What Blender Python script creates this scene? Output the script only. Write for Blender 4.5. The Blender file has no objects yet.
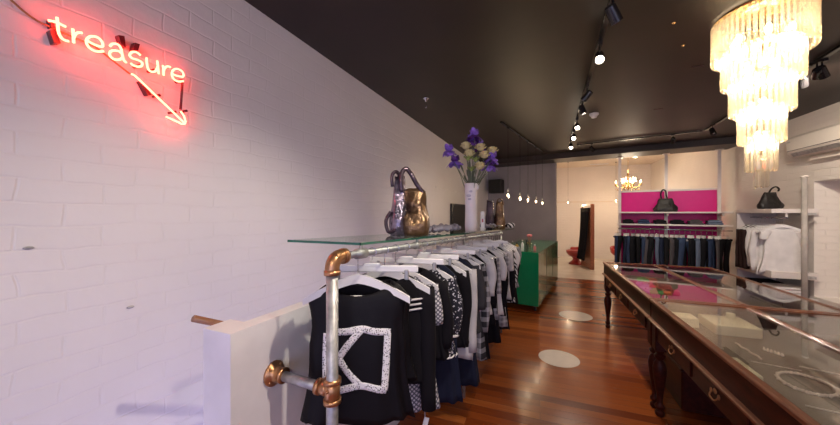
import bpy, math, random
from mathutils import Vector, Matrix
random.seed(7)
PI = math.pi
col = bpy.context.scene.collection
R = math.radians
YAW = R(21.16); F = 310.0
CA, SA = math.cos(YAW), math.sin(YAW)
H = 1.5

def ray(u, v):
    r = (u-420)/F
    return Vector((-SA + r*CA, CA + r*SA, (212.5-v)/F))
def at_z(u, v, z):
    d = ray(u, v); t = (z-H)/d.z; return Vector((0,0,H)) + d*t
def at_d(u, v, D):
    return Vector((0,0,H)) + ray(u, v)*D
def at_plane(u, v, p0, n):
    d = ray(u, v); o = Vector((0,0,H)); t = (Vector(p0)-o).dot(n)/d.dot(n); return o + d*t

# ------------------------------------------------------------------ mesh building
class MB:
    def __init__(self): self.v = []; self.f = []
    def add(self, vs, fs):
        b = len(self.v); self.v += [Vector(p) for p in vs]; self.f += [[i+b for i in f] for f in fs]; return self
    def box(self, c, s, rz=0, bev=0, M=None):
        hx, hy, hz = s[0]/2, s[1]/2, s[2]/2
        b = min(bev, hx*.9, hy*.9, hz*.9)
        if b <= 0:
            vs = [(x*hx, y*hy, z*hz) for z in (-1,1) for y in (-1,1) for x in (-1,1)]
            fs = [[0,2,3,1],[4,5,7,6],[0,1,5,4],[2,6,7,3],[0,4,6,2],[1,3,7,5]]
        else:
            vs = []; idx = {}
            for sz in (-1,1):
                for sy in (-1,1):
                    for sx in (-1,1):
                        for a in range(3):
                            p = [sx*(hx-b), sy*(hy-b), sz*(hz-b)]
                            p[a] = (sx, sy, sz)[a]*(hx, hy, hz)[a]
                            idx[(sx,sy,sz,a)] = len(vs); vs.append(tuple(p))
            fs = []
            for a in range(3):
                o = [i for i in range(3) if i != a]
                for s_ in (-1,1):
                    q = []
                    for (p1,p2) in ((-1,-1),(1,-1),(1,1),(-1,1)):
                        k = [0,0,0]; k[a] = s_; k[o[0]] = p1; k[o[1]] = p2; q.append(idx[(k[0],k[1],k[2],a)])
                    fs.append(q if (s_ == 1) == (a != 1) else q[::-1])
            for a in range(3):
                o = [i for i in range(3) if i != a]
                for p1 in (-1,1):
                    for p2 in (-1,1):
                        q = []
                        for (s_, aa) in ((-1,o[0]),(1,o[0]),(1,o[1]),(-1,o[1])):
                            k = [0,0,0]; k[a] = s_; k[o[0]] = p1; k[o[1]] = p2; q.append(idx[(k[0],k[1],k[2],aa)])
                        fs.append(q)
            for sx in (-1,1):
                for sy in (-1,1):
                    for sz in (-1,1): fs.append([idx[(sx,sy,sz,a)] for a in range(3)])
        rot = M if M is not None else Matrix.Rotation(rz, 3, 'Z')
        c = Vector(c)
        return self.add([rot @ Vector(p) + c for p in vs], fs)
    def tube(self, pts, r, n=8, caps=True, closed=False):
        pts = [Vector(p) for p in pts]; m = len(pts)
        rs = r if isinstance(r, (list, tuple)) else [r]*m
        t0 = (pts[1]-pts[0]).normalized()
        up = Vector((0,0,1)) if abs(t0.z) < .9 else Vector((1,0,0))
        nrm = t0.cross(up).normalized(); vs = []
        for i in range(m):
            if closed: t = (pts[(i+1)%m]-pts[i-1])
            else: t = (pts[min(i+1,m-1)]-pts[max(i-1,0)])
            t = t.normalized() if t.length > 1e-9 else t0
            nrm = (nrm - t*nrm.dot(t))
            nrm = nrm.normalized() if nrm.length > 1e-6 else t.orthogonal().normalized()
            bn = t.cross(nrm)
            for k in range(n):
                a = 2*PI*k/n; vs.append(pts[i] + (nrm*math.cos(a) + bn*math.sin(a))*rs[i])
        fs = []
        for i in range(m if closed else m-1):
            j = (i+1) % m
            for k in range(n):
                l = (k+1) % n; fs.append([i*n+k, i*n+l, j*n+l, j*n+k])
        if caps and not closed:
            fs.append(list(range(n))[::-1]); fs.append([(m-1)*n+k for k in range(n)])
        return self.add(vs, fs)
    def lathe(self, prof, c=(0,0,0), n=20, M=None, sx=1, sy=1):
        vs = []; fs = []; m = len(prof)
        for (r, z) in prof:
            for k in range(n):
                a = 2*PI*k/n; vs.append(Vector((r*math.cos(a)*sx, r*math.sin(a)*sy, z)))
        for i in range(m-1):
            for k in range(n):
                l = (k+1) % n; fs.append([i*n+k, i*n+l, (i+1)*n+l, (i+1)*n+k])
        if prof[0][0] > 1e-5: fs.append(list(range(n))[::-1])
        if prof[-1][0] > 1e-5: fs.append([(m-1)*n+k for k in range(n)])
        if M is not None: vs = [M @ p for p in vs]
        c = Vector(c)
        return self.add([p + c for p in vs], fs)
    def ball(self, c, r, n=10, m=6, s=(1,1,1)):
        prof = [(max(1e-4, math.sin(PI*i/m))*r, -math.cos(PI*i/m)*r) for i in range(m+1)]
        b = MB(); b.lathe(prof, n=n)
        c = Vector(c)
        return self.add([Vector((p.x*s[0], p.y*s[1], p.z*s[2])) + c for p in b.v], b.f)
    def poly(self, pts): return self.add(pts, [list(range(len(pts)))])
    def prism(self, pts, z0, z1):
        n = len(pts)
        vs = [(p[0],p[1],z0) for p in pts] + [(p[0],p[1],z1) for p in pts]
        fs = [list(range(n))[::-1], [n+i for i in range(n)]] + [[i,(i+1)%n,n+(i+1)%n,n+i] for i in range(n)]
        return self.add(vs, fs)
    def xf(self, M): self.v = [M @ p for p in self.v]; return self
    def build(self, name, m, parent=None, smooth=False, sol=0, loc=None):
        me = bpy.data.meshes.new(name)
        me.from_pydata([tuple(p) for p in self.v], [], self.f); me.validate()
        if smooth:
            for p in me.polygons: p.use_smooth = True
        import bmesh
        bm = bmesh.new(); bm.from_mesh(me); bmesh.ops.recalc_face_normals(bm, faces=bm.faces); bm.to_mesh(me); bm.free()
        me.materials.append(m)
        if smooth == 'auto':
            try: me.set_sharp_from_angle(angle=R(35))
            except Exception: pass
        o = bpy.data.objects.new(name, me); col.objects.link(o)
        if parent is not None: o.parent = parent
        if loc is not None: o.location = loc
        if sol:
            s = o.modifiers.new('thickness', 'SOLIDIFY'); s.thickness = sol; s.offset = 0
        return o

def tag(o, label=None, cat=None, group=None, kind=None):
    if label: o['label'] = label
    if cat: o['category'] = cat
    if group: o['group'] = group
    if kind: o['kind'] = kind
    return o
def thing(name, label, cat, loc=(0,0,0), rz=0, group=None, rot=None):
    o = bpy.data.objects.new(name, None); col.objects.link(o); o.empty_display_size = .1
    o.location = loc; o.rotation_euler = rot if rot else (0,0,rz)
    return tag(o, label, cat, group)
def copy_tree(o, parent=None):
    c = o.copy(); col.objects.link(c); c.parent = parent
    for ch in list(o.children): copy_tree(ch, c)
    return c
def cr(pts, n=5, closed=False):
    P = [Vector(p) for p in pts]; out = []; m = len(P)
    rng = range(m) if closed else range(m-1)
    for i in rng:
        if closed: p0,p1,p2,p3 = P[i-1],P[i],P[(i+1)%m],P[(i+2)%m]
        else: p0,p1,p2,p3 = P[max(i-1,0)],P[i],P[i+1],P[min(i+2,m-1)]
        for k in range(n):
            t = k/n
            out.append(.5*((2*p1)+(p2-p0)*t+(2*p0-5*p1+4*p2-p3)*t*t+(3*p1-p0-3*p2+p3)*t**3))
    if not closed: out.append(P[-1])
    return out

# ------------------------------------------------------------------ materials
def newmat(name):
    m = bpy.data.materials.new(name); m.use_nodes = True
    nt = m.node_tree; return m, nt, nt.nodes['Principled BSDF']
def ramp(nt, fac, stops, interp='LINEAR'):
    r = nt.nodes.new('ShaderNodeValToRGB'); r.color_ramp.interpolation = interp
    while len(r.color_ramp.elements) < len(stops): r.color_ramp.elements.new(.5)
    for e, (p, c) in zip(r.color_ramp.elements, stops): e.position = p; e.color = (*c, 1)
    nt.links.new(fac, r.inputs[0]); return r.outputs[0]
def bump(nt, b, h, s, d=.01):
    n = nt.nodes.new('ShaderNodeBump'); n.inputs['Strength'].default_value = s; n.inputs['Distance'].default_value = d
    nt.links.new(h, n.inputs['Height']); nt.links.new(n.outputs[0], b.inputs['Normal'])
def tc(nt, which='Object'):
    return nt.nodes.new('ShaderNodeTexCoord').outputs[which]
def noise(nt, vec, scale, detail=3, rough=.5):
    n = nt.nodes.new('ShaderNodeTexNoise'); n.inputs['Scale'].default_value = scale
    n.inputs['Detail'].default_value = detail; n.inputs['Roughness'].default_value = rough
    if vec is not None: nt.links.new(vec, n.inputs['Vector'])
    return n
def mapping(nt, vec, scale=(1,1,1), rot=(0,0,0), loc=(0,0,0)):
    m = nt.nodes.new('ShaderNodeMapping'); m.inputs['Scale'].default_value = scale
    m.inputs['Rotation'].default_value = rot; m.inputs['Location'].default_value = loc
    nt.links.new(vec, m.inputs['Vector']); return m.outputs[0]
def math_(nt, op, a, b=None):
    n = nt.nodes.new('ShaderNodeMath'); n.operation = op
    for i, x in enumerate((a, b)):
        if x is None: continue
        if isinstance(x, (int, float)): n.inputs[i].default_value = x
        else: nt.links.new(x, n.inputs[i])
    return n.outputs[0]

def plain(name, c, rough=.5, metal=0, var=.08, nscale=12, bmp=0, coat=0, spec=.5, bscale=None, trans=0):
    m, nt, b = newmat(name); v = tc(nt)
    n = noise(nt, v, nscale)
    lo = tuple(max(0, x*(1-var)) for x in c); hi = tuple(min(1, x*(1+var)) for x in c)
    nt.links.new(ramp(nt, n.outputs[0], [(.3, lo), (.7, hi)]), b.inputs['Base Color'])
    b.inputs['Roughness'].default_value = rough; b.inputs['Metallic'].default_value = metal
    b.inputs['Coat Weight'].default_value = coat; b.inputs['Specular IOR Level'].default_value = spec
    if bmp: bump(nt, b, noise(nt, v, bscale or nscale*4).outputs[0], bmp, .004)
    return m
def emit(name, c, s):
    m, nt, b = newmat(name); b.inputs['Base Color'].default_value = (*c, 1)
    b.inputs['Emission Color'].default_value = (*c, 1); b.inputs['Emission Strength'].default_value = s
    return m
def brick(name, c, dirt=.06, bs=.6, rough=.5):
    m, nt, b = newmat(name); g = nt.nodes.new('ShaderNodeNewGeometry').outputs['Position']
    s = nt.nodes.new('ShaderNodeSeparateXYZ'); nt.links.new(g, s.inputs[0])
    nd = noise(nt, g, 4, 2); nd2 = noise(nt, mapping(nt, g, loc=(3,1,7)), 3.5, 3)
    h = math_(nt, 'ADD', math_(nt, 'ADD', s.outputs[0], s.outputs[1]), math_(nt, 'MULTIPLY', nd.outputs[0], .06))
    z = math_(nt, 'ADD', s.outputs[2], math_(nt, 'MULTIPLY', nd2.outputs[0], .05))
    cb = nt.nodes.new('ShaderNodeCombineXYZ'); nt.links.new(h, cb.inputs[0]); nt.links.new(z, cb.inputs[1])
    br = nt.nodes.new('ShaderNodeTexBrick'); nt.links.new(cb.outputs[0], br.inputs['Vector'])
    br.inputs['Scale'].default_value = 1; br.inputs['Brick Width'].default_value = .23
    br.inputs['Row Height'].default_value = .082; br.inputs['Mortar Size'].default_value = .006
    br.inputs['Mortar Smooth'].default_value = .8
    n = noise(nt, g, 2.2, 4)
    nt.links.new(ramp(nt, n.outputs[0], [(.25, tuple(x*(1-dirt) for x in c)), (.7, c)]), b.inputs['Base Color'])
    n3 = noise(nt, g, 26, 4, .6); n4 = noise(nt, g, 7, 3, .55)
    soft = math_(nt, 'MULTIPLY', br.outputs['Fac'], math_(nt, 'MULTIPLY', n4.outputs[0], 1.5))
    hh = math_(nt, 'SUBTRACT', math_(nt, 'ADD', math_(nt, 'MULTIPLY', n3.outputs[0], .45), math_(nt, 'MULTIPLY', n4.outputs[0], 1.1)), soft)
    bump(nt, b, hh, bs, .008); b.inputs['Roughness'].default_value = rough
    return m
def wood(name, c0, c1, scale=(6,1.2,6), rough=.25, coat=.6):
    m, nt, b = newmat(name); v = mapping(nt, tc(nt), scale=scale)
    n = noise(nt, v, 6, 5, .6)
    nt.links.new(ramp(nt, n.outputs[0], [(.3, c0), (.7, c1)]), b.inputs['Base Color'])
    b.inputs['Roughness'].default_value = rough; b.inputs['Coat Weight'].default_value = coat
    b.inputs['Coat Roughness'].default_value = .12; b.inputs['Specular IOR Level'].default_value = .35
    bump(nt, b, n.outputs[0], .12, .002)
    return m
def thin_glass(name, tint, refl_tint=(1,1,1), rough=.0, ior=1.5):
    m, nt, b = newmat(name); nt.nodes.remove(b)
    out = nt.nodes['Material Output']; t = nt.nodes.new('ShaderNodeBsdfTransparent'); t.inputs[0].default_value = (*tint, 1)
    g = nt.nodes.new('ShaderNodeBsdfGlossy'); g.inputs['Roughness'].default_value = rough; g.inputs[0].default_value = (*refl_tint, 1)
    fr = nt.nodes.new('ShaderNodeFresnel')
    bf_ = nt.nodes.new('ShaderNodeNewGeometry').outputs['Backfacing']
    nt.links.new(math_(nt, 'ADD', math_(nt, 'MULTIPLY', bf_, 1/ior-ior), ior), fr.inputs['IOR'])
    mx = nt.nodes.new('ShaderNodeMixShader'); nt.links.new(fr.outputs[0], mx.inputs[0])
    nt.links.new(t.outputs[0], mx.inputs[1]); nt.links.new(g.outputs[0], mx.inputs[2]); nt.links.new(mx.outputs[0], out.inputs[0])
    return m
def cloth(name, c, rough=.85, pattern=None, c2=(.8,.78,.8), scale=30, sheen=.0, bmp=.25):
    m, nt, b = newmat(name); v = tc(nt)
    b.inputs['Roughness'].default_value = rough; b.inputs['Sheen Weight'].default_value = sheen
    b.inputs['Specular IOR Level'].default_value = .2
    if pattern is None:
        n = noise(nt, v, 9)
        nt.links.new(ramp(nt, n.outputs[0], [(.3, tuple(x*.85 for x in c)), (.7, c)]), b.inputs['Base Color'])
    elif pattern in ('dots', 'floral'):
        vo = nt.nodes.new('ShaderNodeTexVoronoi'); vo.inputs['Scale'].default_value = scale
        vo.inputs['Randomness'].default_value = 0 if pattern == 'dots' else 1
        vv = mapping(nt, v, rot=(0, R(45), 0), scale=(1, .02, 1)) if pattern == 'dots' else v
        nt.links.new(vv, vo.inputs['Vector'])
        th = .32 if pattern == 'dots' else .42
        f = vo.outputs['Distance']
        if pattern == 'floral':
            n = noise(nt, v, scale*1.6, 3); f = math_(nt, 'MULTIPLY', math_(nt, 'ADD', f, n.outputs[0]), .55)
        nt.links.new(ramp(nt, f, [(0, c2), (th, c2), (th+.04, c)], 'LINEAR'), b.inputs['Base Color'])
    elif pattern == 'plaid':
        s = nt.nodes.new('ShaderNodeSeparateXYZ'); nt.links.new(v, s.inputs[0])
        def st(x, sc):
            return math_(nt, 'GREATER_THAN', math_(nt, 'SINE', math_(nt, 'MULTIPLY', x, sc)), .15)
        f = math_(nt, 'MULTIPLY', math_(nt, 'ADD', st(s.outputs[0], scale*2), st(s.outputs[2], scale*2)), .5)
        mid = tuple((a+b_)/2 for a, b_ in zip(c, c2))
        nt.links.new(ramp(nt, f, [(0, c), (.3, mid), (.8, c2)], 'CONSTANT'), b.inputs['Base Color'])
    elif pattern == 'zebra':
        w = nt.nodes.new('ShaderNodeTexWave'); w.bands_direction = 'DIAGONAL'; w.inputs['Scale'].default_value = scale
        w.inputs['Distortion'].default_value = 6; w.inputs['Detail'].default_value = 2; nt.links.new(v, w.inputs['Vector'])
        nt.links.new(ramp(nt, w.outputs[0], [(.45, c), (.55, c2)]), b.inputs['Base Color'])
    bump(nt, b, noise(nt, v, 14, 4).outputs[0], bmp, .01)
    return m

M = {}
M['wall'] = brick('white painted brick', (.80,.765,.80), bs=.34)
M['wall_warm'] = brick('warm white painted brick', (.80,.74,.69), bs=.6)
M['plaster'] = plain('white plaster', (.80,.765,.79), .6, bmp=.15, nscale=5)
M['grey_paint'] = plain('mauve grey paint', (.27,.245,.27), .55, bmp=.05, nscale=3)
M['ceil'] = plain('dark aubergine ceiling paint', (.020,.0105,.0075), .5, nscale=2.5, var=.2, bmp=.05)
M['ceil_white'] = plain('cream ceiling paint', (.72,.62,.52), .7)
M['black'] = plain('matt black', (.012,.011,.012), .5)
M['blackgloss'] = plain('satin black', (.014,.013,.014), .25)
M['white'] = plain('white lacquer', (.80,.78,.79), .3, var=.03)
M['white_mel'] = plain('white melamine', (.72,.66,.64), .35, var=.03)
M['galv'] = plain('galvanised steel', (.46,.455,.455), .48, .7, var=.25, nscale=30)
M['chrome'] = plain('chrome', (.75,.75,.76), .12, 1, var=.03)
M['bronze'] = plain('bronze pipe fitting', (.52,.27,.13), .34, .85, var=.15, nscale=25)
M['brass'] = plain('brass', (.75,.5,.2), .25, 1)
M['maho'] = wood('red mahogany', (.028,.0045,.0025), (.075,.013,.006), rough=.42, coat=.05)
M['maho'].node_tree.nodes['Principled BSDF'].inputs['Specular IOR Level'].default_value = .18
M['maho_light'] = wood('worn mahogany rim', (.14,.042,.018), (.29,.105,.048), rough=.36, coat=.15)
M['rod_wood'] = wood('brown handrail wood', (.22,.09,.045), (.36,.17,.09))
M['frame_wood'] = wood('reddish frame wood', (.25,.09,.05), (.36,.15,.08), rough=.4, coat=.2)
M['linen'] = cloth('oatmeal linen lining', (.25,.20,.165), sheen=0)
M['cream'] = plain('cream leatherette', (.86,.79,.58), .5)
M['green'] = plain('emerald lacquer', (.004,.20,.08), .16, coat=.25, var=.03)
M['magenta'] = plain('magenta gloss panel', (.66,.002,.22), .35, var=.03, spec=.3)
M['bulb'] = emit('warm bulb', (1,.78,.5), 14)
M['spotlens'] = emit('spot lens', (1,.86,.68), 60)
M['neon'] = emit('neon tube orange', (1,.052,.028), 34)
M['dimneon'] = plain('blacked out neon tube', (.15,.01,.012), .3)
M['blok'] = plain('dark red standoff', (.07,.012,.02), .3)
M['glass'] = thin_glass('pale glass', (.93,.97,.95))
M['glass_case'] = thin_glass('case glass', (.97,.97,.95), (.9,.9,.9), ior=1.45)
M['glass_bulb'] = thin_glass('bulb glass', (.97,.95,.9))
M['glass_edge'] = plain('dark green glass edge', (.02,.14,.09), .08, coat=1, var=.2)
M['silver'] = plain('silver chain', (.9,.82,.76), .35, .3)
M['pearl'] = plain('rose crystal beads', (.95,.80,.70), .25, 0)
M['red'] = plain('red vinyl', (.34,.012,.010), .3, coat=.5)
M['rubber'] = plain('black rubber', (.02,.02,.02), .7)
M['tag'] = plain('white card tag', (.8,.78,.76), .6)
M['vase'] = plain('white ceramic', (.84,.80,.82), .3, var=.02, bmp=.1, nscale=8)
M['ac'] = plain('ivory plastic', (.72,.66,.60), .4, var=.02)
M['disc'] = plain('pale floor disc', (.62,.54,.50), .3, var=.05, coat=.3)
M['floor_tile'] = plain('pale tiled floor', (.62,.55,.46), .25, nscale=3, coat=.3)

def floor_mat():
    m, nt, b = newmat('polished jarrah boards'); g = tc(nt)
    br = nt.nodes.new('ShaderNodeTexBrick'); nt.links.new(g, br.inputs['Vector'])
    br.inputs['Scale'].default_value = 1; br.inputs['Brick Width'].default_value = 1.35; br.inputs['Row Height'].default_value = .083
    br.inputs['Mortar Size'].default_value = .0011; br.inputs['Bias'].default_value = 0; br.offset = .37; br.offset_frequency = 2
    br.inputs['Color1'].default_value = (0,0,0,1); br.inputs['Color2'].default_value = (1,1,1,1); br.inputs['Mortar'].default_value = (0,0,0,1)
    n = noise(nt, mapping(nt, g, scale=(1.5,22,1)), 3, 5, .6)
    f = math_(nt, 'ADD', math_(nt, 'MULTIPLY', br.outputs['Color'], .62), math_(nt, 'MULTIPLY', n.outputs[0], .45))
    c = ramp(nt, f, [(.12, (.13,.024,.006)), (.45, (.25,.052,.010)), (.75, (.36,.088,.018)), (.98, (.52,.17,.04))])
    mx = nt.nodes.new('ShaderNodeMix'); mx.data_type = 'RGBA'; nt.links.new(br.outputs['Fac'], mx.inputs[0])
    nt.links.new(c, mx.inputs[6]); mx.inputs[7].default_value = (.03,.008,.004,1)
    nt.links.new(mx.outputs[2], b.inputs['Base Color'])
    b.inputs['Roughness'].default_value = .24; b.inputs['Specular IOR Level'].default_value = .3; b.inputs['Coat Weight'].default_value = .08; b.inputs['Coat Roughness'].default_value = .1
    h = math_(nt, 'SUBTRACT', noise(nt, mapping(nt, g, scale=(.6,4,1)), 3, 2).outputs[0], math_(nt, 'MULTIPLY', br.outputs['Fac'], .8))
    bump(nt, b, h, .18, .004)
    return m
M['floor'] = floor_mat()

# ------------------------------------------------------------------ setting
CZ = 2.77
WL = lambda y: -1.673 + .017*y
def struct(name, mb, m, label=None, smooth=False):
    return tag(mb.build(name, m, None, smooth), label, kind='structure')
FX = lambda y: -.985 + .035*(y-.75)      # stair parapet, shop side
YF = -2.4; YB = 11.5
# wood floor (stops at the stairwell parapet) and pale rear floor
struct('floor', MB().prism([(FX(YF)-.1,YF),(3.25,YF),(3.25,7.75),(-1.3,7.86),(-1.6,7.8),(-1.56,4.6),(FX(4.6)-.08,4.6)], -.12, 0), M['floor'], 'polished red brown timber boards running across the shop')
struct('floor', MB().prism([(-1.3,7.861),(3.25,7.751),(3.25,YB),(-1.3,YB)], -.12, .0), M['floor_tile'], 'pale tiled floor of the rear room')
# left brick wall goes down into the stairwell
w = MB().prism([(WL(YF)-.15,YF),(WL(YF),YF),(WL(6.9),6.9),(-1.27,8.18),(-1.27,8.4),(-1.9,8.4)], -2.2, CZ)
struct('wall_left', w, M['wall'], 'long white painted brick wall on the left')
# right wall with a recess
xr = 3.2
w = MB()
w.box((xr+.2, (5.40+YB)/2, 1.3), (.4, YB-5.40, 3.4)); w.box((xr+.2, (5.40+YF)/2, (1.89+3.0)/2), (.4, 5.40-YF, 3.0-1.89))
w.box((xr+.2, (3.3+YF)/2, .87), (.4, 3.3-YF, 2.04)); w.box((xr+.33, 4.35, .87), (.14, 2.1, 2.04))
w.box((xr+.13, 4.35, .15), (.26, 2.1, .6))
struct('wall_right', w, M['wall_warm'], 'warm white brick wall on the right with a shallow recess')
struct('wall_back', MB().box((1, YB+.1, 1.4), (5.4,.2,3.4)), M['wall_warm'], 'cream white brick wall of the rear room')
struct('wall_rear', MB().prism([(-1.27,8.18),(.345,7.86),(.37,7.98),(-1.27,8.32)], 0, 2.68), M['grey_paint'], 'mauve grey partition wall behind the green counter')
struct('wall_rear', MB().box((-.95, 10, 1.5), (.1, 3.2, 3.1)), M['ceil_white'], 'side wall of the rear room')
struct('trim_1', MB().box((-.3, 8.0, 1.62), (1.3,.012,.012), rz=R(-11.2)), M['grey_paint'], 'thin joint line on the grey partition')
# ceilings and beam
bf = lambda x: 7.33 - .195*x
struct('ceiling', MB().prism([(-1.9,YF-.2),(3.7,YF-.2),(3.7,bf(3.7)),(-1.9,bf(-1.9))], CZ, CZ+.12), M['ceil'], 'dark aubergine ceiling over the shop')
struct('trim_2', MB().prism([(-1.55,bf(-1.55)),(3.2,bf(3.2)),(3.2,bf(3.2)+.62),(-1.2,bf(-1.2)+.62)], 2.655, CZ+.12), M['ceil'], 'dark dropped beam between shop and rear room')
struct('ceiling', MB().prism([(-1.9,bf(-1.9)+.1),(3.7,bf(3.7)+.1),(3.7,YB+.2),(-1.9,YB+.2)], 3.0, 3.1), M['ceil_white'], 'cream ceiling of the rear room')
struct('trim_3', MB().prism([(-1.2,bf(-1.2)+.6),(3.2,bf(3.2)+.6),(3.2,bf(3.2)+.63),(-1.2,bf(-1.2)+.63)], 2.66, 3.0), M['ceil_white'])
# stair parapet
pp = [(-.985,.753),(-1.128,.758),(-1.128,.862),(-1.050,.858),(FX(4.6)-.07,4.6),(FX(4.6),4.6)]
struct('wall_stair', MB().prism(pp, -.5, 1.084), M['plaster'], 'white plastered parapet wall beside the stairwell')
st = MB()
for i in range(9): st.box((-1.33, 4.3-.26*i, -.18*(i+1)+.06), (.56,.27,.12))
st.box((-1.33,.4,-1.9),(.6,5.2,.1))
struct('floor_stairs', st, M['plaster'], 'stairs going down behind the parapet')
struct('wall_stairwell', MB().box((-1.31, 4.66, -.7),(.72,.1,1.2)), M['plaster'])
# front wall behind the camera: shop window and door to the street
f = MB(); yf = YF-.1
f.box((-1.45,yf,1.4),(.5,.2,3.6)); f.box((3.3,yf,1.4),(.5,.2,3.6)); f.box((1,yf,2.66),(4.4,.2,.4)); f.box((1,yf,.2),(4.4,.2,.5)); f.box((1.75,yf,1.4),(.12,.2,2.4))
struct('wall_front', f, M['plaster'], 'street side wall with shop window')
fr = MB()
for x in (-1.19,.3,1.68,1.82,3.04): fr.box((x,yf,1.45),(.05,.08,2.05))
fr.box((.93,yf,.47),(4.3,.08,.05)); fr.box((.93,yf,2.45),(4.3,.08,.05))
struct('window_1', fr, M['blackgloss'], 'shop window frame')
struct('window_2', MB().box((.93,yf+.02,1.46),(4.3,.006,1.95)), M['glass'], 'shop window glass')
struct('baseboard_right', MB().box((xr-.01,(5.5+7.3)/2,.06),(.02,1.8,.12)), M['white'])
struct('trim_4', MB().box((WL(5.8)+.008,5.85,1.915),(.02,2.1,.022), rz=R(-1)), M['plaster'], 'narrow ledge along the left wall')
struct('trim_5', MB().box((1.3,YB-.012,1.85),(3.8,.03,.03)), M['ceil_white'], 'thin conduit line along the rear wall')

# ------------------------------------------------------------------ helpers for pixel->wall
nL = Vector((1,-.017,0)).normalized()
def onwall(u, v, off=.0):
    return at_plane(u, v, (WL(0)+off,0,0), nL)

# ------------------------------------------------------------------ neon sign
def z2(p): return (20+p[0]/7.08, p[1]/7.08)
def z3(p): return (100+p[0]/4.72, 40+p[1]/4.72)
sign = thing('neon_sign', 'glowing orange neon word "treasure" with an arrow below it on the white brick wall', 'neon sign')
def neon(name, pts, conv, r=.0044, n=5, m='neon', off=.055, lab=None):
    P = cr([onwall(*conv(p), off) for p in pts], n)
    o = MB().tube(P, r, 7).build(name, M[m], sign, True)
    if lab: o['label'] = lab
    return o
def merge(name, strokes, conv):
    b = MB()
    for s in strokes: b.tube(cr([onwall(*conv(p), .055) for p in s], 6), .0044, 7)
    return b.build(name, M['neon'], sign, True)
merge('letter_t', [[(262,122),(266,165),(272,225),(288,262),(315,284),(345,292)], [(200,145),(235,150),(270,163),(325,190)]], z2)
merge('letter_r', [[(374,204),(377,250),(380,304)], [(379,272),(390,245),(408,232),(440,232)]], z2)
merge('letter_e', [[(480,290),(520,312),(560,327),(585,328),(582,300),(560,272),(525,257),(490,262),(470,288),(478,322),(505,348),(545,364),(592,362)]], z2)
merge('letter_a', [[(47,30),(60,18),(82,20),(98,38),(105,70),(112,95),(125,107)], [(103,62),(85,52),(60,50),(46,60),(50,78),(70,92),(92,92),(107,82)]], z3)
merge('letter_s', [[(192,72),(172,58),(150,58),(140,72),(152,86),(178,94),(198,106),(196,122),(178,126),(155,118),(145,108)]], z3)
merge('letter_u', [[(220,84),(221,110),(228,138),(244,150),(262,146),(272,128)], [(270,98),(273,125),(277,160)]], z3)
merge('letter_r', [[(297,120),(299,145),(300,168)], [(299,150),(306,133),(318,124),(333,128)]], z3)
merge('letter_e', [[(342,160),(360,168),(380,172),(393,172),(392,155),(378,141),(358,136),(343,146),(339,165),(348,184),(368,195),(394,194)]], z3)
b = MB(); b.tube([onwall(*z3(p), .055) for p in [(148,160),(165,168),(400,393)]], .0044, 7)
b.tube([onwall(*z3(p), .055) for p in [(312,362),(340,374),(386,396),(400,396),(404,385),(396,358),(380,336)]], .0044, 7)
b.build('arrow', M['neon'], sign, True)
def block(pxs, t=.03):
    P = [onwall(u, v, .002) for u, v in pxs]; Q = [p + nL*t for p in P]
    n = len(P); return MB().add(P+Q, [list(range(n)), [n+i for i in range(n)]] + [[i,(i+1)%n,n+(i+1)%n,n+i] for i in range(n)])
for q in ([(46,32),(52,31),(57,45),(50,45)], [(46,21),(49,21),(51,29),(47.5,29)], [(114.5,36.5),(120.5,37.5),(122,49),(117.5,46)], [(131,44),(136,45.5),(134,53),(129,51)], [(136,82),(139.5,83),(148,96),(144,96.5)]):
    block(q).build('standoff', M['blok'], sign)
for s in ([(388,200),(386,250),(380,328)],):
    MB().tube([onwall(*z3(p), .045) for p in s], .006, 6).build('blackout_tube', M['blok'], sign, True)
for p in ((160,128),(226,150),(250,268),(325,345),(356,198),(378,340)):
    q = onwall(*z3(p)); MB().tube([q, q+nL*.05], .006, 8).build('tube_support', M['blok'], sign, True)
cbl = cr([onwall(8,-3,.012), onwall(22,10,.012), onwall(36,20,.012), onwall(48,26,.02), onwall(70,36,.02), onwall(95,47,.015), onwall(112,60,.012), onwall(130,74,.02)], 6)
MB().tube(cbl, .0035, 6).build('cable', M['bronze'], sign, True)

# small marks on the left wall
for (u,v,lab) in ((28,248,'small chipped scuff low on the brick wall'),(130,307,'small dark screw hole plug in the brick wall')):
    p = onwall(u,v); MB().ball(p+nL*.004, .012, 8, 5, (.5,1.2,.5)).build('wall_plug', M['galv'], None, True)
    o = bpy.data.objects[-1] if False else col.objects[-1]; tag(o, lab, 'wall plug')

# stair handrail
hr = thing('stair_handrail', 'round brown timber handrail end showing beside the white parapet', 'handrail')
p0 = Vector((-1.24,.75,1.075)); 
p0 = at_d(193.5, 318.5, 1.17)
MB().tube([p0, p0+Vector((.03,.30,-.16)), p0+Vector((.05,1.2,-.80))], .013, 12).build('rail', M['rod_wood'], hr, True)
MB().tube([p0+Vector((.03,.30,-.16)), Vector((-1.055,1.08,p0.z-.16))], .008, 8).build('bracket', M['bronze'], hr, True)

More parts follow.
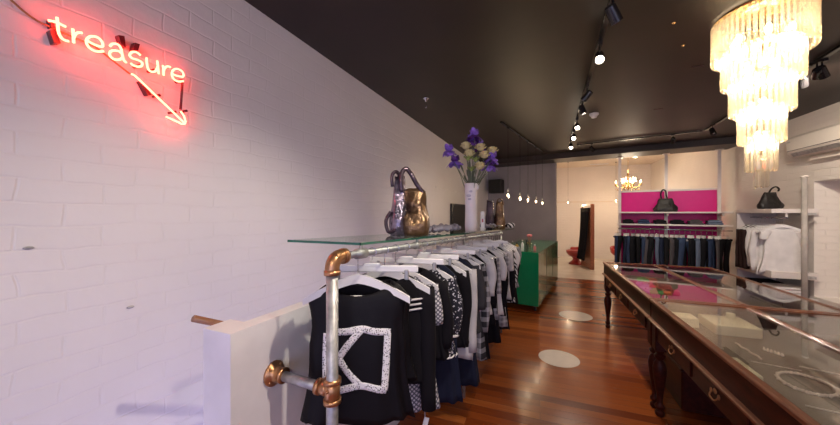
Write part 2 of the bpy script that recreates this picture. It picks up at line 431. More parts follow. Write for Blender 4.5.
# ------------------------------------------------------------------ garment rack
PA = Vector((-.70,.93,1.337)); PB = Vector((-.45,4.02,1.242))
rail_at = lambda y: PA + (PB-PA)*((y-PA.y)/(PB.y-PA.y))
rdir = (PB-PA).normalized()
rack = thing('garment_rack', 'industrial pipe clothes rack with bronze elbow beside the white parapet', 'clothes rack', (PA.x,PA.y,0))
def L(p): return Vector(p) - Vector((PA.x,PA.y,0))
MB().tube([L((PA.x,PA.y,0)), L((PA.x,PA.y,PA.z-.05))], .0215, 16).build('post', M['galv'], rack, True)
MB().lathe([(.05,0),(.05,.008),(.03,.012),(.03,.03)], L((PA.x,PA.y,0)), 16).build('foot_flange', M['bronze'], rack, True)
elb = [PA+Vector((0,0,-.062)), PA+Vector((0,0,-.04))]
for k in range(1,7):
    a = PI/2*k/6; elb.append(PA + Vector((0,0,-.04+.04*math.sin(a))) + rdir*(.04*(1-math.cos(a))))
elb.append(PA + rdir*.068)
b = MB().tube([L(p) for p in elb], .0265, 18)
b.tube([L(elb[0]), L(elb[0]+Vector((0,0,.016)))], .0295, 18); b.tube([L(PA+rdir*.052), L(PA+rdir*.07)], .0295, 18)
b.build('elbow', M['bronze'], rack, True)
MB().tube([L(PA+rdir*.05), L(PB)], .0145, 14).build('rail', M['galv'], rack, True)
pw = Vector((FX(.93),.93,.868)); pj = Vector((PA.x,PA.y,.857))
MB().tube([L(pw), L(pj)], .0185, 14).build('wall_pipe', M['galv'], rack, True)
Mx = Matrix.Rotation(PI/2, 3, 'Y')
b = MB().lathe([(.048,0),(.048,.008),(.03,.012),(.028,.045),(.03,.047),(.03,.055),(.019,.056)], L(pw), 20, Mx)
for k in range(4):
    a = PI/4+PI/2*k; b.ball(L(pw)+Vector((.009, .037*math.cos(a), .037*math.sin(a))), .006, 8, 5)
b.build('wall_flange', M['bronze'], rack, True)
b = MB().tube([L(pj+Vector((0,0,-.04))), L(pj+Vector((0,0,.04)))], .0285, 18); b.tube([L(pj+Vector((-.062,0,.003))), L(pj)], .0245, 16)
b.tube([L(pj+Vector((0,0,-.043))), L(pj+Vector((0,0,-.028)))], .032, 18); b.tube([L(pj+Vector((0,0,.028))), L(pj+Vector((0,0,.043)))], .032, 18); b.tube([L(pj+Vector((-.065,0,.003))), L(pj+Vector((-.05,0,.003)))], .029, 16)
b.ball(L(pj+Vector((.0,-.03,.01))), .007, 8, 5)
b.build('tee_fitting', M['bronze'], rack, True)
for y in (2.47, 3.98):
    q = rail_at(y); MB().tube([L((q.x,q.y,0)), L(q)], .011, 10).build('thin_post', M['galv'], rack, True)
GZ = lambda y: 1.395 - (y-.93)*.0312
for y in (1.10, 1.62, 2.5, 3.3, 3.95):
    q = rail_at(y)
    b = MB().tube([L(q - rdir*.03), L(q+rdir*.03)], .021, 14)
    b.tube([L(q), L((q.x,q.y,GZ(y)-.012))], .008, 10); b.lathe([(.02,0),(.02,.006)], L((q.x,q.y,GZ(y)-.013)), 12)
    b.build('shelf_support', M['galv'], rack, True)
gx0 = lambda y: -.908 + (y-.93)*.083; gx1 = lambda y: -.581 + (y-.93)*.083
gs = thing('glass_shelf', 'long green edged glass shelf lying over the garment rack', 'glass shelf', (0,0,0))
def gl(ymin, ymax, xa, xb, zt, zb):
    vs = []
    for z_ in (zb, zt):
        for (x_, y_) in ((xa(ymin),ymin),(xb(ymin),ymin),(xb(ymax),ymax),(xa(ymax),ymax)): vs.append((x_,y_,GZ(y_)+z_))
    return MB().add(vs, [[3,2,1,0],[4,5,6,7],[0,1,5,4],[1,2,6,5],[2,3,7,6],[3,0,4,7]])
gl(.935, 4.165, lambda y: gx0(y)+.004, lambda y: gx1(y)-.004, 0, -.009).build('glass_pane', M['glass'], gs)
b = gl(.93, 4.17, lambda y: gx1(y)-.004, gx1, 0, -.009); c_ = gl(.93,.935,gx0,gx1,0,-.009); b.add(c_.v,c_.f)
c_ = gl(.93,4.17,gx0,lambda y: gx0(y)+.004,0,-.009); b.add(c_.v,c_.f); c_ = gl(4.165,4.17,gx0,gx1,0,-.009); b.add(c_.v,c_.f)
b.build('polished_edge', M['glass_edge'], gs)

# ------------------------------------------------------------------ hangers and garments
def hanger_mesh_curved(hw=.21):
    b = MB(); n = 16; vs = []
    for i in range(n+1):
        t = -1+2*i/n; x = t*hw; z = -.020 - .085*abs(t)**1.35; hgt = .019*(1-.35*abs(t)); th = .0065+.006*abs(t)
        y = -.018*abs(t)**2
        vs += [(x,y-th,z-hgt),(x,y+th,z-hgt),(x,y+th,z+hgt),(x,y-th,z+hgt)]
    fs = [[0,1,2,3],[4*n+3,4*n+2,4*n+1,4*n]]
    for i in range(n):
        for k in range(4): l=(k+1)%4; fs.append([4*i+k,4*i+l,4*i+4+l,4*i+4+k])
    b.add(vs, fs); return b
def hanger_hook(r=.0145, top=.0):
    # local origin = rail centre line; hook passes over the rail (rail along y)
    pts = [(0,0,-.088)]
    pts += [(0,0,-.035)]
    for k in range(0,11):
        a = -PI/2 + PI*1.28*k/10
        pts.append((.0185*math.cos(a), 0, .0185*math.sin(a)-.0005))
    return pts
hw_mat = M['white']
def make_hanger(kind, label, group, loc, rz, scale=1):
    t = thing('clothes_hanger', label, 'hanger', loc, rz, group)
    t.scale = (scale,)*3
    if kind == 'bar':
        b = MB().box((0,0,-.073),(.40,.012,.030),bev=.004); b.box((0,0,-.058),(.08,.012,.02),bev=.004)
        b.build('bar', hw_mat, t)
        for s in (-1,1):
            MB().box((s*.15,0,-.098),(.018,.018,.045),bev=.003).build('clip', M['galv'], t)
    else:
        hanger_mesh_curved().xf(Matrix.Translation((0,0,-.08))).build('shoulder_arms', hw_mat, t, 'auto')
        MB().tube([(-.165,-.012,-.170),(.165,-.012,-.170)], .0055, 8).build('trouser_bar', hw_mat, t, True)
    MB().tube(hanger_hook() if kind != 'bar' else hanger_hook()[1:], .0018, 6).build('hook', M['chrome'], t, True)
    return t

def garment(name, label, cat, loc, rz, mat, group, length=.56, hw=.20, hem=.22, neck=.085, scoop=.07, sleeve=0, sm=None, dep=.035, ztop=-.097, drop=.09, seed=0, thick=.003, collar=None, buttons=False, cuff=None, open_front=False):
    """shell hanging from a hanger whose hook sits at loc (rail centre)."""
    rnd = random.Random(seed); t = thing(name, label, cat, loc, rz, group)
    N = 44; rows = []
    ph = [rnd.uniform(0, 6.28) for _ in range(4)]
    zt = ztop; zs = ztop - drop; zu = zs - .17; zh = zt - length
    levels = []
    for i in range(12): levels.append(zh + (zu-zh)*i/12)
    for i in range(5): levels.append(zu + (zs-zu)*i/5)
    for i in range(7): levels.append(zs + (zt-zs)*(i/6)**.8)
    def prof(z):
        if z <= zu:
            k = (zu-z)/max(zu-zh, .01); w = hw*.97 + (hem-hw*.97)*k - .012*math.sin(PI*k); d = dep*(1.15+.35*k)
        elif z <= zs:
            k = (z-zu)/(zs-zu); w = hw*.97 - .012*math.sin(PI*k) + (hw-hw*.97)*k; d = dep*(1.15-.35*k)
        else:
            k = (z-zs)/(zt-zs); w = hw + (neck-hw)*(k**1.15); d = dep*(.8-.35*k)
        return w, d
    def pt(a, z):
        w, d = prof(z); k = max(0, min(1, (zs-z)/max(zs-zh, .01)))
        c, s = math.cos(a), math.sin(a)
        x = w*(abs(c)**.75)*(1 if c > 0 else -1); y = d*(abs(s)**.8)*(1 if s > 0 else -1)
        y += k*(.011*math.sin(5*a+ph[0]+2*z) + .009*math.sin(9*a+ph[1]) + .005*math.sin(14*a+ph[2]))
        x += k*.006*math.sin(7*a+ph[3])
        return Vector((x, y, z))
    vs = []
    for z in levels:
        kk = max(0, (z-zs)/(zt-zs))
        for j in range(N):
            a = 2*PI*j/N; p = pt(a, z)
            if kk > 0:
                cx = max(0, 1-abs(p.x)/(neck*1.35)); 
                p.z -= (scoop if math.sin(a) < 0 else scoop*.35)*cx**.6*(kk**2)
            if z == levels[0]: p.z += .006*math.sin(4*a+ph[1])
            vs.append(p)
    fs = []
    m = len(levels)
    for i in range(m-1):
        for j in range(N):
            l = (j+1) % N; fs.append([i*N+j, i*N+l, (i+1)*N+l, (i+1)*N+j])
    MB().add(vs, fs).build('body', mat, t, True, thick)
    if sleeve:
        for s in (-1,1):
            P = []; r_ = []
            for i in range(9):
                k = i/8; P.append(Vector((s*(hw-.028+.035*min(1,k*2.2)-.012*k+.008*math.sin(5*k+seed)), .010*math.sin(3*k+seed)-.008*k, zs+.012-sleeve*k)))
                r_.append((.046-.014*k*(1 if sleeve > .3 else .4)))
            bb = MB().tube(P, r_, 12, caps=False)
            bb.v = [Vector((p.x, p.y*.72+.004*math.sin(38*p.z+seed), p.z)) for p in bb.v]
            bb.build('sleeve', sm or mat, t, True, thick)
            if cuff is not None: 
                MB().tube([P[-1], P[-1]+Vector((0,0,-.012))], r_[-1]*.98, 12, caps=False).build('cuff', cuff, t, True, thick)
    if collar is not None:
        rr = []
        for j in range(20):
            a = 2*PI*j/20; rr.append(Vector((neck*.95*math.cos(a), .026*math.sin(a), zt - (scoop if math.sin(a) < 0 else scoop*.3)*max(0, 1-abs(math.cos(a))/1.1)**.6 - .0)))
        MB().tube(rr, .008, 6, closed=True).build('collar', collar, t, True)
    if buttons:
        z0 = zt - scoop - .02
        for i in range(7):
            z = z0 - i*(length-scoop-.06)/7
            a = -PI/2; p = pt(a, z); MB().lathe([(.0065,0),(.0065,.003),(.003,.004)], (p.x+.0, p.y-.004, p.z), 10, Matrix.Rotation(PI/2,3,'X')).build('button', M['frame_wood'], t, True)
    t['_f'] = 0; del t['_f']
    return t, pt, (zt, zs, zu, zh)

C = {}
C['black'] = cloth('black jersey', (.006,.005,.008), .85)
C['satin'] = cloth('black satin', (.005,.004,.006), .55)
C['navy'] = cloth('navy crepe', (.010,.013,.032), .8)
C['charcoal'] = cloth('charcoal knit', (.05,.048,.055))
C['grey'] = cloth('grey marl', (.26,.25,.28))
C['pale'] = cloth('pale grey cotton', (.56,.53,.55))
C['whitec'] = cloth('white cotton', (.76,.73,.74))
C['dots'] = cloth('grey polka dot', (.12,.12,.15), pattern='dots', c2=(.6,.58,.62), scale=70)
C['floral'] = cloth('black white lace print', (.02,.02,.03), pattern='floral', c2=(.66,.64,.70), scale=75)
C['trim'] = cloth('embroidered tape', (.80,.78,.80), pattern='floral', c2=(.02,.02,.025), scale=150)
C['plaid'] = cloth('grey plaid', (.03,.03,.035), pattern='plaid', c2=(.42,.4,.43), scale=42)
C['plaid2'] = cloth('pale check', (.20,.19,.21), pattern='plaid', c2=(.50,.48,.50), scale=70)
C['zebra'] = cloth('zebra print', (.02,.02,.02), pattern='zebra', c2=(.75,.72,.74), scale=11)
C['brownk'] = cloth('dark brown knit', (.035,.018,.018))
GR = 'garments on the pipe rack'; HG = 'white hangers on the pipe rack'

# rows: y along rail, twist, hanger, name, short description, category, material, kwargs
rows = [
 (1.08, 25,'c','sleeveless_shirt','black sleeveless top with white taped K square, first on the pipe rack','satin',dict(length=.56,hw=.195,hem=.225,neck=.10,scoop=.10)),
 (1.18, 20,'b','sleeveless_shirt','plain black satin vest just behind the taped top on the pipe rack','satin',dict(length=.43,hw=.17,hem=.19,ztop=-.11,neck=.08)),
 (1.28, 20,'c','cardigan','long sleeved black cardigan with three white shoulder stripes and a swing tag at its cuff','black',dict(length=.50,sleeve=.55,hw=.205)),
 (1.38, 14,'c','dotted_blouse','grey polka dot blouse hanging behind the striped shoulder cardigan','dots',dict(length=.66,sleeve=.18,hw=.19)),
 (1.49, 10,'b','black_jacket','black short jacket with rounded sleeve in front of the lace print top','black',dict(length=.46,sleeve=.33,hw=.205)),
 (1.62, 8,'c','floral_blouse','black and white lace print top with white hem band','floral',dict(length=.50,sleeve=.30,hw=.205,cuff='whitec')),
 (1.72, 10,'b','black_dress','long navy black dress just behind the lace print top','navy',dict(length=.80,hw=.19,hem=.22)),
 (1.84, 8,'c','black_jacket','black jacket behind the navy black dress','black',dict(length=.52,sleeve=.45,hw=.20)),
 (1.96, 6,'c','button_cardigan','pale grey buttoned cardigan with brown buttons','pale',dict(length=.64,sleeve=.52,hw=.21,buttons=True)),
 (2.07, 8,'b','black_dress','long black dress behind the pale buttoned cardigan','navy',dict(length=.86,hw=.19,hem=.23)),
 (2.18, 6,'c','grey_blouse','charcoal grey blouse in front of the plaid shirt','charcoal',dict(length=.55,sleeve=.3,hw=.20)),
 (2.29, 6,'c','plaid_shirt','long grey and black plaid shirt in the middle of the rack','plaid',dict(length=.78,sleeve=.5,hw=.205)),
 (2.40, 6,'b','black_dress','black dress right behind the plaid shirt','black',dict(length=.82,hw=.19)),
 (2.50, 5,'c','white_shirt','white shirt with short sleeves behind the plaid shirt','whitec',dict(length=.50,sleeve=.28,hw=.205)),
 (2.61, 5,'c','black_jumper','black top behind the white short sleeved shirt','black',dict(length=.62,sleeve=.4,hw=.20)),
 (2.72, 5,'c','check_shirt','pale grey checked shirt past the middle of the rack','plaid2',dict(length=.60,sleeve=.3,hw=.205)),
 (2.83, 5,'b','black_dress','long black dress behind the pale checked shirt','black',dict(length=.84,hw=.19)),
 (2.94, 4,'c','white_blouse','white blouse with elbow sleeves in the far half of the rack','whitec',dict(length=.62,sleeve=.22,hw=.205)),
 (3.05, 4,'c','black_jumper','black long sleeved top behind the far white blouse','black',dict(length=.66,sleeve=.5,hw=.20)),
 (3.17, 4,'c','check_tunic','grey checked tunic reaching low in the far half of the rack','plaid2',dict(length=.80,sleeve=.2,hw=.19)),
 (3.28, 4,'b','black_dress','black dress in front of the last grey tee','black',dict(length=.86,hw=.19)),
 (3.39, 3,'c','grey_tee','pale grey tee with short sleeves near the far end of the rack','pale',dict(length=.58,sleeve=.2,hw=.205)),
 (3.50, 3,'c','black_jacket','black jacket in front of the zebra print top','black',dict(length=.62,sleeve=.5,hw=.205)),
 (3.61, 3,'c','zebra_blouse','black and white zebra print top near the far end of the rack','zebra',dict(length=.66,sleeve=.42,hw=.205)),
 (3.72, 3,'c','white_tee','white tee with short sleeves, second lightest at the far rack end','whitec',dict(length=.5,sleeve=.2,hw=.21)),
 (3.83, 3,'c','black_jumper','black top last but one at the far rack end','black',dict(length=.72,sleeve=.4,hw=.20)),
 (3.93, 3,'c','grey_tee','grey short sleeved tee with a black skirt length, last on the rack','grey',dict(length=.55,sleeve=.2,hw=.205)),
]
for i, (y, tw, hk, nm, lab, mt, kw) in enumerate(rows):
    q = rail_at(y); kw = dict(kw)
    if kw.get('cuff') == 'whitec': kw['cuff'] = C['whitec']
    g, pt, zz = garment(nm, lab, 'clothing', q, R(tw), C[mt], GR, seed=i, **kw)
    make_hanger('bar' if hk == 'b' else 'curved', 'white %s hanger holding the %s' % ('clip bar' if hk == 'b' else 'shaped', ' '.join(lab.split()[:9])), HG, q, R(tw))
    if i == 0:
        tank, tpt, tz = g, pt, zz
        Mi = (Matrix.Translation(q) @ Matrix.Rotation(R(tw), 4, 'Z')).inverted()
        n_ = Matrix.Rotation(R(tw), 3, 'Z') @ Vector((0,-1,0)); p0 = q + n_*.035
        def zz_(p): return (300+p[0]/3.4, 300+p[1]/3.4)
        def loc(p): r_ = Mi @ at_plane(*zz_(p), p0, n_); return r_.x, r_.z
        from bisect import bisect
        def surf(x, z):
            best = None
            lo, hi = PI, 2*PI
            for _ in range(30):
                mid = (lo+hi)/2
                if tpt(mid, z).x < x: lo = mid
                else: hi = mid
            p = tpt((lo+hi)/2, z); return Vector((x, p.y-.0045, z))
        segs = [[(92,108),(150,108),(210,97),(250,104),(308,110)], [(298,112),(294,200),(288,302)], [(296,300),(250,288),(205,284),(165,296),(128,312)], [(92,112),(90,200),(94,300)], [(208,100),(165,150),(128,202)], [(132,200),(160,240),(205,282)]]
        b = MB()
        for sg in segs:
            P = cr([Vector((*loc(p), 0)) for p in sg], 6); W = .0135; row = []
            for a in range(len(P)):
                t_ = (P[min(a+1,len(P)-1)]-P[max(a-1,0)]).normalized(); nn = Vector((-t_.y, t_.x, 0))
                row.append([surf(*(P[a]+nn*W*s)[:2]) for s in (-1,-.33,.33,1)])
            vs = [p for r_ in row for p in r_]
            b.add(vs, [[4*a+k,4*a+k+1,4*a+5+k,4*a+4+k] for a in range(len(row)-1) for k in range(3)])
        tag(b.build('embroidered_tape', C['trim'], g, True, .002), 'white embroidered tape square with a K inside')
    if i == 2:
        for k in range(3):
            b = MB(); z0 = zz[1]-.035-.022*k
            P = [Vector((x, pt(2*PI-math.acos(min(1,x/.205)**(1/.75)) if x < .2 else 2*PI-.05, z0).y-.004, z0+.12*(x-.13))) for x in (.10,.12,.14,.16,.18)]
            b.tube(P, .0048, 6); b.build('shoulder_stripe', C['whitec'], g, True)
        MB().box((.19,-.012,-.79),(.022,.003,.05),M=Matrix.Rotation(.25,3,'Y')).build('swing_tag', M['tag'], g)
        MB().tube([(.185,0,-.69),(.188,-.012,-.77)], .001, 5).build('tag_string', M['tag'], g)
    if i == 5:
        hb = [pt(2*PI*j/44, zz[3]) + Vector((0,0,.004)) for j in range(44)]
        MB().tube(hb, .0055, 6, closed=True).build('hem_band', C['whitec'], g, True)

# ------------------------------------------------------------------ goods on the glass shelf
def crinkle(name, c0, c1, rough=.27, metal=.85):
    m, nt, b = newmat(name); v = tc(nt)
    n = noise(nt, v, 9, 4, .6)
    nt.links.new(ramp(nt, n.outputs[0], [(.35, c0), (.65, c1)]), b.inputs['Base Color'])
    b.inputs['Metallic'].default_value = metal; b.inputs['Roughness'].default_value = rough
    bump(nt, b, noise(nt, v, 18, 3).outputs[0], .7, .02); return m
M['bag_silver'] = crinkle('pewter patent', (.10,.09,.13), (.36,.30,.38))
M['bag_gold'] = crinkle('bronze patent', (.035,.018,.015), (.20,.12,.06), .3, .7)
M['bag_plum'] = crinkle('plum patent', (.03,.02,.03), (.09,.06,.08), .25, .5)
M['leather'] = crinkle('black leather', (.006,.005,.005), (.018,.014,.013), .5, 0)
def bag_body(w, d, h, top=.7, seed=0, n=26, m=14, sag=.012):
    rnd = random.Random(seed); ph = [rnd.uniform(0,6.3) for _ in range(5)]; vs = []; fs = []
    for i in range(m+1):
        k = i/m; sw = w*(1-(1-top)*k**1.6)*(.82+.18*math.sin(PI*min(1,k*1.6+.12))); sd = d*(1-.72*k**1.8)*(.8+.2*math.sin(PI*min(1,k*1.5+.15)))
        for j in range(n):
            a = 2*PI*j/n; c, s = math.cos(a), math.sin(a)
            x = sw*(abs(c)**.7)*(1 if c > 0 else -1); y = sd*(abs(s)**.7)*(1 if s > 0 else -1)
            q = 1+.06*math.sin(5*a+ph[0]+6*k)+.04*math.sin(9*a+ph[1]-9*k)
            vs.append((x*q, y*q, h*k*(1+.03*math.sin(2*a+ph[2])*k)))
    for i in range(m):
        for j in range(n): l = (j+1) % n; fs.append([i*n+j,i*n+l,(i+1)*n+l,(i+1)*n+j])
    fs.append(list(range(n))[::-1]); fs.append([m*n+j for j in range(n)])
    return MB().add(vs, fs)
pb = at_z(410, 233, GZ(1.6)+.001); zb = GZ(pb.y)+.001
hb = thing('handbag', 'tall metallic pewter and bronze patent handbag at the near end of the glass shelf', 'handbag', (-.70,1.62,GZ(1.62)+.001), R(18))
bag_body(.055,.095,.325,.62,3,sag=0).xf(Matrix.Translation((-.048,0,0))).build('silver_half', M['bag_silver'], hb, True)
bag_body(.088,.10,.255,.86,5).xf(Matrix.Translation((.036,.01,0))).build('bronze_half', M['bag_gold'], hb, True)
MB().tube(cr([(-.085,-.03,.27),(-.088,-.03,.33),(-.07,-.02,.355),(-.052,.0,.34),(-.05,.02,.28)],5), [.010]*21, 8).build('strap', M['bag_plum'], hb, True)
MB().tube(cr([(-.03,-.05,.24),(-.034,-.045,.33),(-.012,-.03,.37),(.016,-.02,.345),(.05,-.01,.285),(.085,0,.235)],5), [.013]*26, 8).build('strap', M['bag_plum'], hb, True)
MB().tube(cr([(-.09,-.06,.13),(-.115,-.07,.08),(-.10,-.08,.02),(-.06,-.09,.03)],5), [.010]*16, 8).build('strap', M['bag_plum'], hb, True)
MB().ball((.04,-.075,.06),.011,8,5).build('clasp', M['brass'], hb, True)
# ruffled scarf
def ruffle(c, L_, rad, n, seed, m, name='ruffle'):
    rnd = random.Random(seed); P = []
    for i in range(n): 
        k = i/(n-1); P.append(Vector((c[0]+L_[0]*k+rnd.uniform(-1,1)*rad*.9, c[1]+L_[1]*k+rnd.uniform(-1,1)*rad*.9, c[2]+rad*.9+abs(rnd.uniform(-.2,1))*rad*1.1)))
    return MB().tube(cr(P,4), [rad*rnd.uniform(.55,.95) for _ in range((n-1)*4+1)], 8)
sc = thing('ruffled_scarf', 'crumpled grey ruffled scarf lying between the metallic handbag and the vase', 'scarf', (-.66,2.0,GZ(2.02)+.004))
M['scarf'] = cloth('grey chiffon', (.26,.25,.31), bmp=.8)
for k in range(3): ruffle((-.07+.06*k,-.14,0),(.06,.40,-.012),.020,18,k+2,0).build('fold', M['scarf'], sc, True)
# vase
VX, VY = -.55, 2.63; vz = GZ(VY)+.001
vs_ = thing('vase', 'tall white cylindrical ceramic vase holding purple and cream flowers', 'vase', (VX,VY,vz))
MB().lathe([(.044,0),(.050,.004),(.052,.05),(.049,.2),(.053,.34),(.055,.403),(.050,.406),(.046,.38),(.043,.1),(.001,.09)], n=24).build('body', M['vase'], vs_, True)
b = MB()
for (dx,dz,r_) in ((-.008,.30,.016),(.006,.335,.013),(-.002,.27,.012)): b.ball((dx,-.050,dz), r_, 8, 5, (1.3,.3,.8))
b.build('raised_decoration', plain('pale blue relief', (.55,.52,.62), .4), vs_, True)
MB().ball((.058,0,.37), .018, 8, 5, (.6,.6,1.2)).build('handle', M['vase'], vs_, True)
M['stem'] = plain('grey green stem', (.16,.19,.13), .6)
M['leafm'] = plain('leaf green', (.12,.24,.05), .6)
M['iris'] = plain('iris purple', (.25,.13,.58), .6, var=.35, nscale=40)
M['iris2'] = plain('deep violet petal', (.10,.025,.22), .6, var=.4, nscale=40)
M['carn'] = plain('cream petals', (.66,.58,.30), .7, var=.12, nscale=60)
M['budg'] = plain('green bud', (.28,.36,.10), .6)
top = Vector((VX,VY,vz+.40))
def petal(b, o, dirv, ln, wd, curl):
    dirv = dirv.normalized(); side = dirv.cross(Vector((0,0,1))); side = side.normalized() if side.length > .1 else Vector((1,0,0)); up = side.cross(dirv)
    vs = []
    for i in range(6):
        k = i/5; w_ = wd*math.sin(PI*(.12+.80*k))*(1+.15*math.sin(20*k)); cc = o + dirv*ln*k + up*(-curl*k*k)
        vs += [cc - side*w_ + up*.006*math.sin(9*k), cc + up*.004, cc + side*w_ - up*.006*math.sin(9*k)]
    b.add(vs, [[3*i+k,3*i+k+1,3*i+4+k,3*i+3+k] for i in range(5) for k in range(2)])
def flower(kind, u, v, k, lab, dd=0.0):
    D = 2.62+dd; tip = at_d(u, v, D)
    nm = {'iris':'iris','carn':'carnation','bud':'green_bud'}[kind]
    t = thing(nm, lab, 'flower', tip, 0, 'flowers in the white vase'); rnd = random.Random(k)
    a = top - tip + Vector((rnd.uniform(-.03,.03), rnd.uniform(-.03,.03), -.12)); mid = a*.5 + Vector((rnd.uniform(-.012,.012),0,.01))
    MB().tube(cr([a, a*.72+Vector((0,0,.01)), mid, Vector((0,0,-.01))],4), .0032, 6).build('stem', M['stem'], t, True)
    if kind == 'iris':
        for nm_, cnt, el, ln, wd, cu in (('falls',5,-.1,.074,.036,.038),('standards',5,1.1,.066,.030,-.008)):
            b = MB()
            for q in range(cnt):
                a_ = 2*PI*q/cnt+rnd.uniform(-.4,.4)+(.7 if el > 0 else 0); petal(b, Vector((0,0,0)), Vector((math.cos(a_),math.sin(a_),el+rnd.uniform(-.2,.2))), ln*rnd.uniform(.85,1.15), wd, cu)
            b.build(nm_, M['iris'] if (k+(el > 0)) % 3 else M['iris2'], t, True, .001)
    elif kind == 'carn':
        b = MB()
        for ring, (el, ln) in enumerate(((.05,.052),(.55,.050),(1.3,.045))):
            for q in range(8):
                a_ = 2*PI*(q+ring*.4)/8; petal(b, Vector((0,0,0)), Vector((math.cos(a_),math.sin(a_),el)), ln, .015, -.008)
        b.ball((0,0,.006), .034, 10, 6, (1,1,.8))
        b.build('petals', M['carn'], t, True, .001)
        MB().lathe([(.004,-.02),(.009,-.012),(.008,0)], n=8).build('calyx', M['leafm'], t, True)
    else:
        b = MB()
        for q in range(5):
            a_ = 2*PI*q/5; petal(b, Vector((0,0,-.005)), Vector((math.cos(a_),math.sin(a_),.8)), .045, .016, .004)
        b.ball((0,0,0), .015, 8, 6); b.build('bud', M['budg'], t, True, .001)
fl = [('iris',474.5,136,'uppermost purple iris in the white vase',0),('iris',449,151,'purple iris furthest left in the vase'," "),('iris',455,162,'violet iris low at the left side of the bouquet',0),
 ('iris',479,147,'purple iris in the middle of the bouquet behind cream flowers',.1),('iris',491.5,159,'purple iris at the right edge of the bouquet',0),('iris',488,166,'violet iris drooping lowest at the right of the bouquet',.05),
 ('iris',472,141,'dark violet iris just under the uppermost one',.05),
 ('carn',466,147,'cream carnation at upper left of the bouquet',-.02),('carn',469.5,154.5,'cream carnation at centre left above the green buds',-.04),('carn',480.5,148.5,'cream carnation high in the centre of the bouquet',-.03),
 ('carn',484.5,156,'cream carnation right of centre in the bouquet',-.05),('carn',492.5,151.5,'cream carnation furthest right in the bouquet',0),('carn',480,167,'large cream carnation low over the vase mouth',-.06),
 ('bud',468,159,'green bud at the left of the bouquet',-.05),('bud',471.5,169.5,'green bud lowest above the vase rim',-.06),('bud',475.5,160,'green bud in the centre of the bouquet',-.05)]
for k, (kd, u, v, lab, dd) in enumerate(fl): flower(kd, u, v, k, lab, dd if isinstance(dd, float) else 0.0)
lf = thing('leaf_blades', 'long grey green leaf blades fanning out of the white vase', 'leaves', top)
for k, (u, v) in enumerate(((459,163),(465,148),(491,170),(487,175),(463,176),(478,170),(469,160),(474,165),(482,172),(466,170))):
    e = at_d(u, v, 2.62)-top; b = MB(); petal(b, Vector((0,0,-.05)), e+Vector((0,0,.05)), (e+Vector((0,0,.05))).length, .011, -.01); b.build('leaf', M['stem'], lf, True, .001)
# card behind vase, far bag and crumpled pieces
t = thing('price_card', 'small white upright card with a red mark beside the vase', 'card', (-.47,2.74,GZ(2.74)+.001), R(10))
MB().box((0,0,.085),(.035,.012,.17),bev=.002).build('card', M['tag'], t); MB().box((0,-.007,.09),(.012,.002,.03)).build('mark', M['red'], t)
fb = thing('handbag', 'small dark plum and gold handbag standing at the far end of the glass shelf', 'handbag', (-.50,3.72,GZ(3.72)+.001), R(10))
bag_body(.055,.06,.33,.85,8).xf(Matrix.Translation((-.05,0,0))).build('plum_half', M['bag_plum'], fb, True)
bag_body(.07,.06,.32,.6,9).xf(Matrix.Translation((.055,0,0))).build('gold_half', M['bag_gold'], fb, True)
MB().tube(cr([(.02,-.03,.29),(.04,-.04,.345),(.08,-.04,.34),(.10,-.03,.28)],5), .008, 8).build('strap', M['bag_gold'], fb, True)
t = thing('fabric_bow', 'black and white bow on the far corner of the glass shelf', 'bow', (-.385,3.95,GZ(3.95)+.003))
for s in (-1,1):
    MB().ball((s*.05,0,.04), .045, 10, 7, (1.1,.5,.75)).build('loop', C['zebra'], t, True)
MB().ball((0,0,.036), .02, 8, 6).build('knot', C['black'], t, True)
t = thing('ruffled_scarf', 'small crumpled grey scarf in front of the far handbag on the shelf', 'scarf', (-.55,3.5,GZ(3.5)+.004))
ruffle((-.05,-.04,0),(.14,.08,0),.022,14,21,0).build('fold', M['scarf'], t, True)
t = thing('glass_bowl', 'shallow clear glass bowl near the far end of the shelf', 'bowl', (-.43,3.3,GZ(3.3)+.001), group=None)
MB().lathe([(.03,0),(.032,.004),(.05,.02),(.07,.045),(.068,.046),(.045,.02),(.001,.008)], n=20).build('bowl', M['glass_bulb'], t, True)

# ------------------------------------------------------------------ green counter
ct = thing('green_counter', 'glossy emerald green counter on castors in front of the grey wall', 'counter', (-.02,4.95,0), R(-9.5))
# local x along near face to the left (negative), y along length
MB().box((-.36,1.12,.4925),(.72,2.24,.805),bev=.004).build('cabinet', M['green'], ct)
MB().box((-.36,1.12,.898),(.726,2.246,.006),bev=.002).build('top_edge', M['green'], ct)
MB().box((.0015,.75,.49),(.003,.004,.78)).build('panel_joint', M['black'], ct); MB().box((.0015,1.5,.49),(.003,.004,.78)).build('panel_joint', M['black'], ct)
for (x,y) in ((-.06,.08),(-.64,.08),(-.06,2.16),(-.64,2.16)):
    c_ = MB().tube([(x-.012,y,.036),(x+.012,y,.036)], .036, 16).build('castor_wheel', M['rubber'], ct, True)
    MB().box((x,y,.078),(.045,.045,.024),bev=.003).build('castor_plate', M['galv'], ct)
Rc = Matrix.Rotation(R(-9.5), 3, 'Z')
def onc(x, y): return Vector((-.02,4.95,0)) + Rc @ Vector((x,y,0)) + Vector((0,0,.9015))
M['amber'] = plain('amber liquid', (.5,.3,.08), .2); M['pinkb'] = plain('pink plastic', (.7,.2,.22), .4)
def bottle(x, y, r, h, m, lab, cap, name='bottle'):
    t = thing(name, lab, 'bottle', onc(x,y), 0, 'toiletries on the green counter')
    MB().lathe([(r*.9,0),(r,.005),(r,h*.6),(r*.4,h*.75),(r*.4,h*.82)], n=14).build('body', m, t, True)
    MB().lathe([(r*.5,h*.82),(r*.5,h),(r*.1,h*1.01)], n=12).build('cap', cap, t, True)
bottle(-.17,.10,.026,.14, M['glass_bulb'], 'clear bottle at the near right of the green counter', M['brass'])
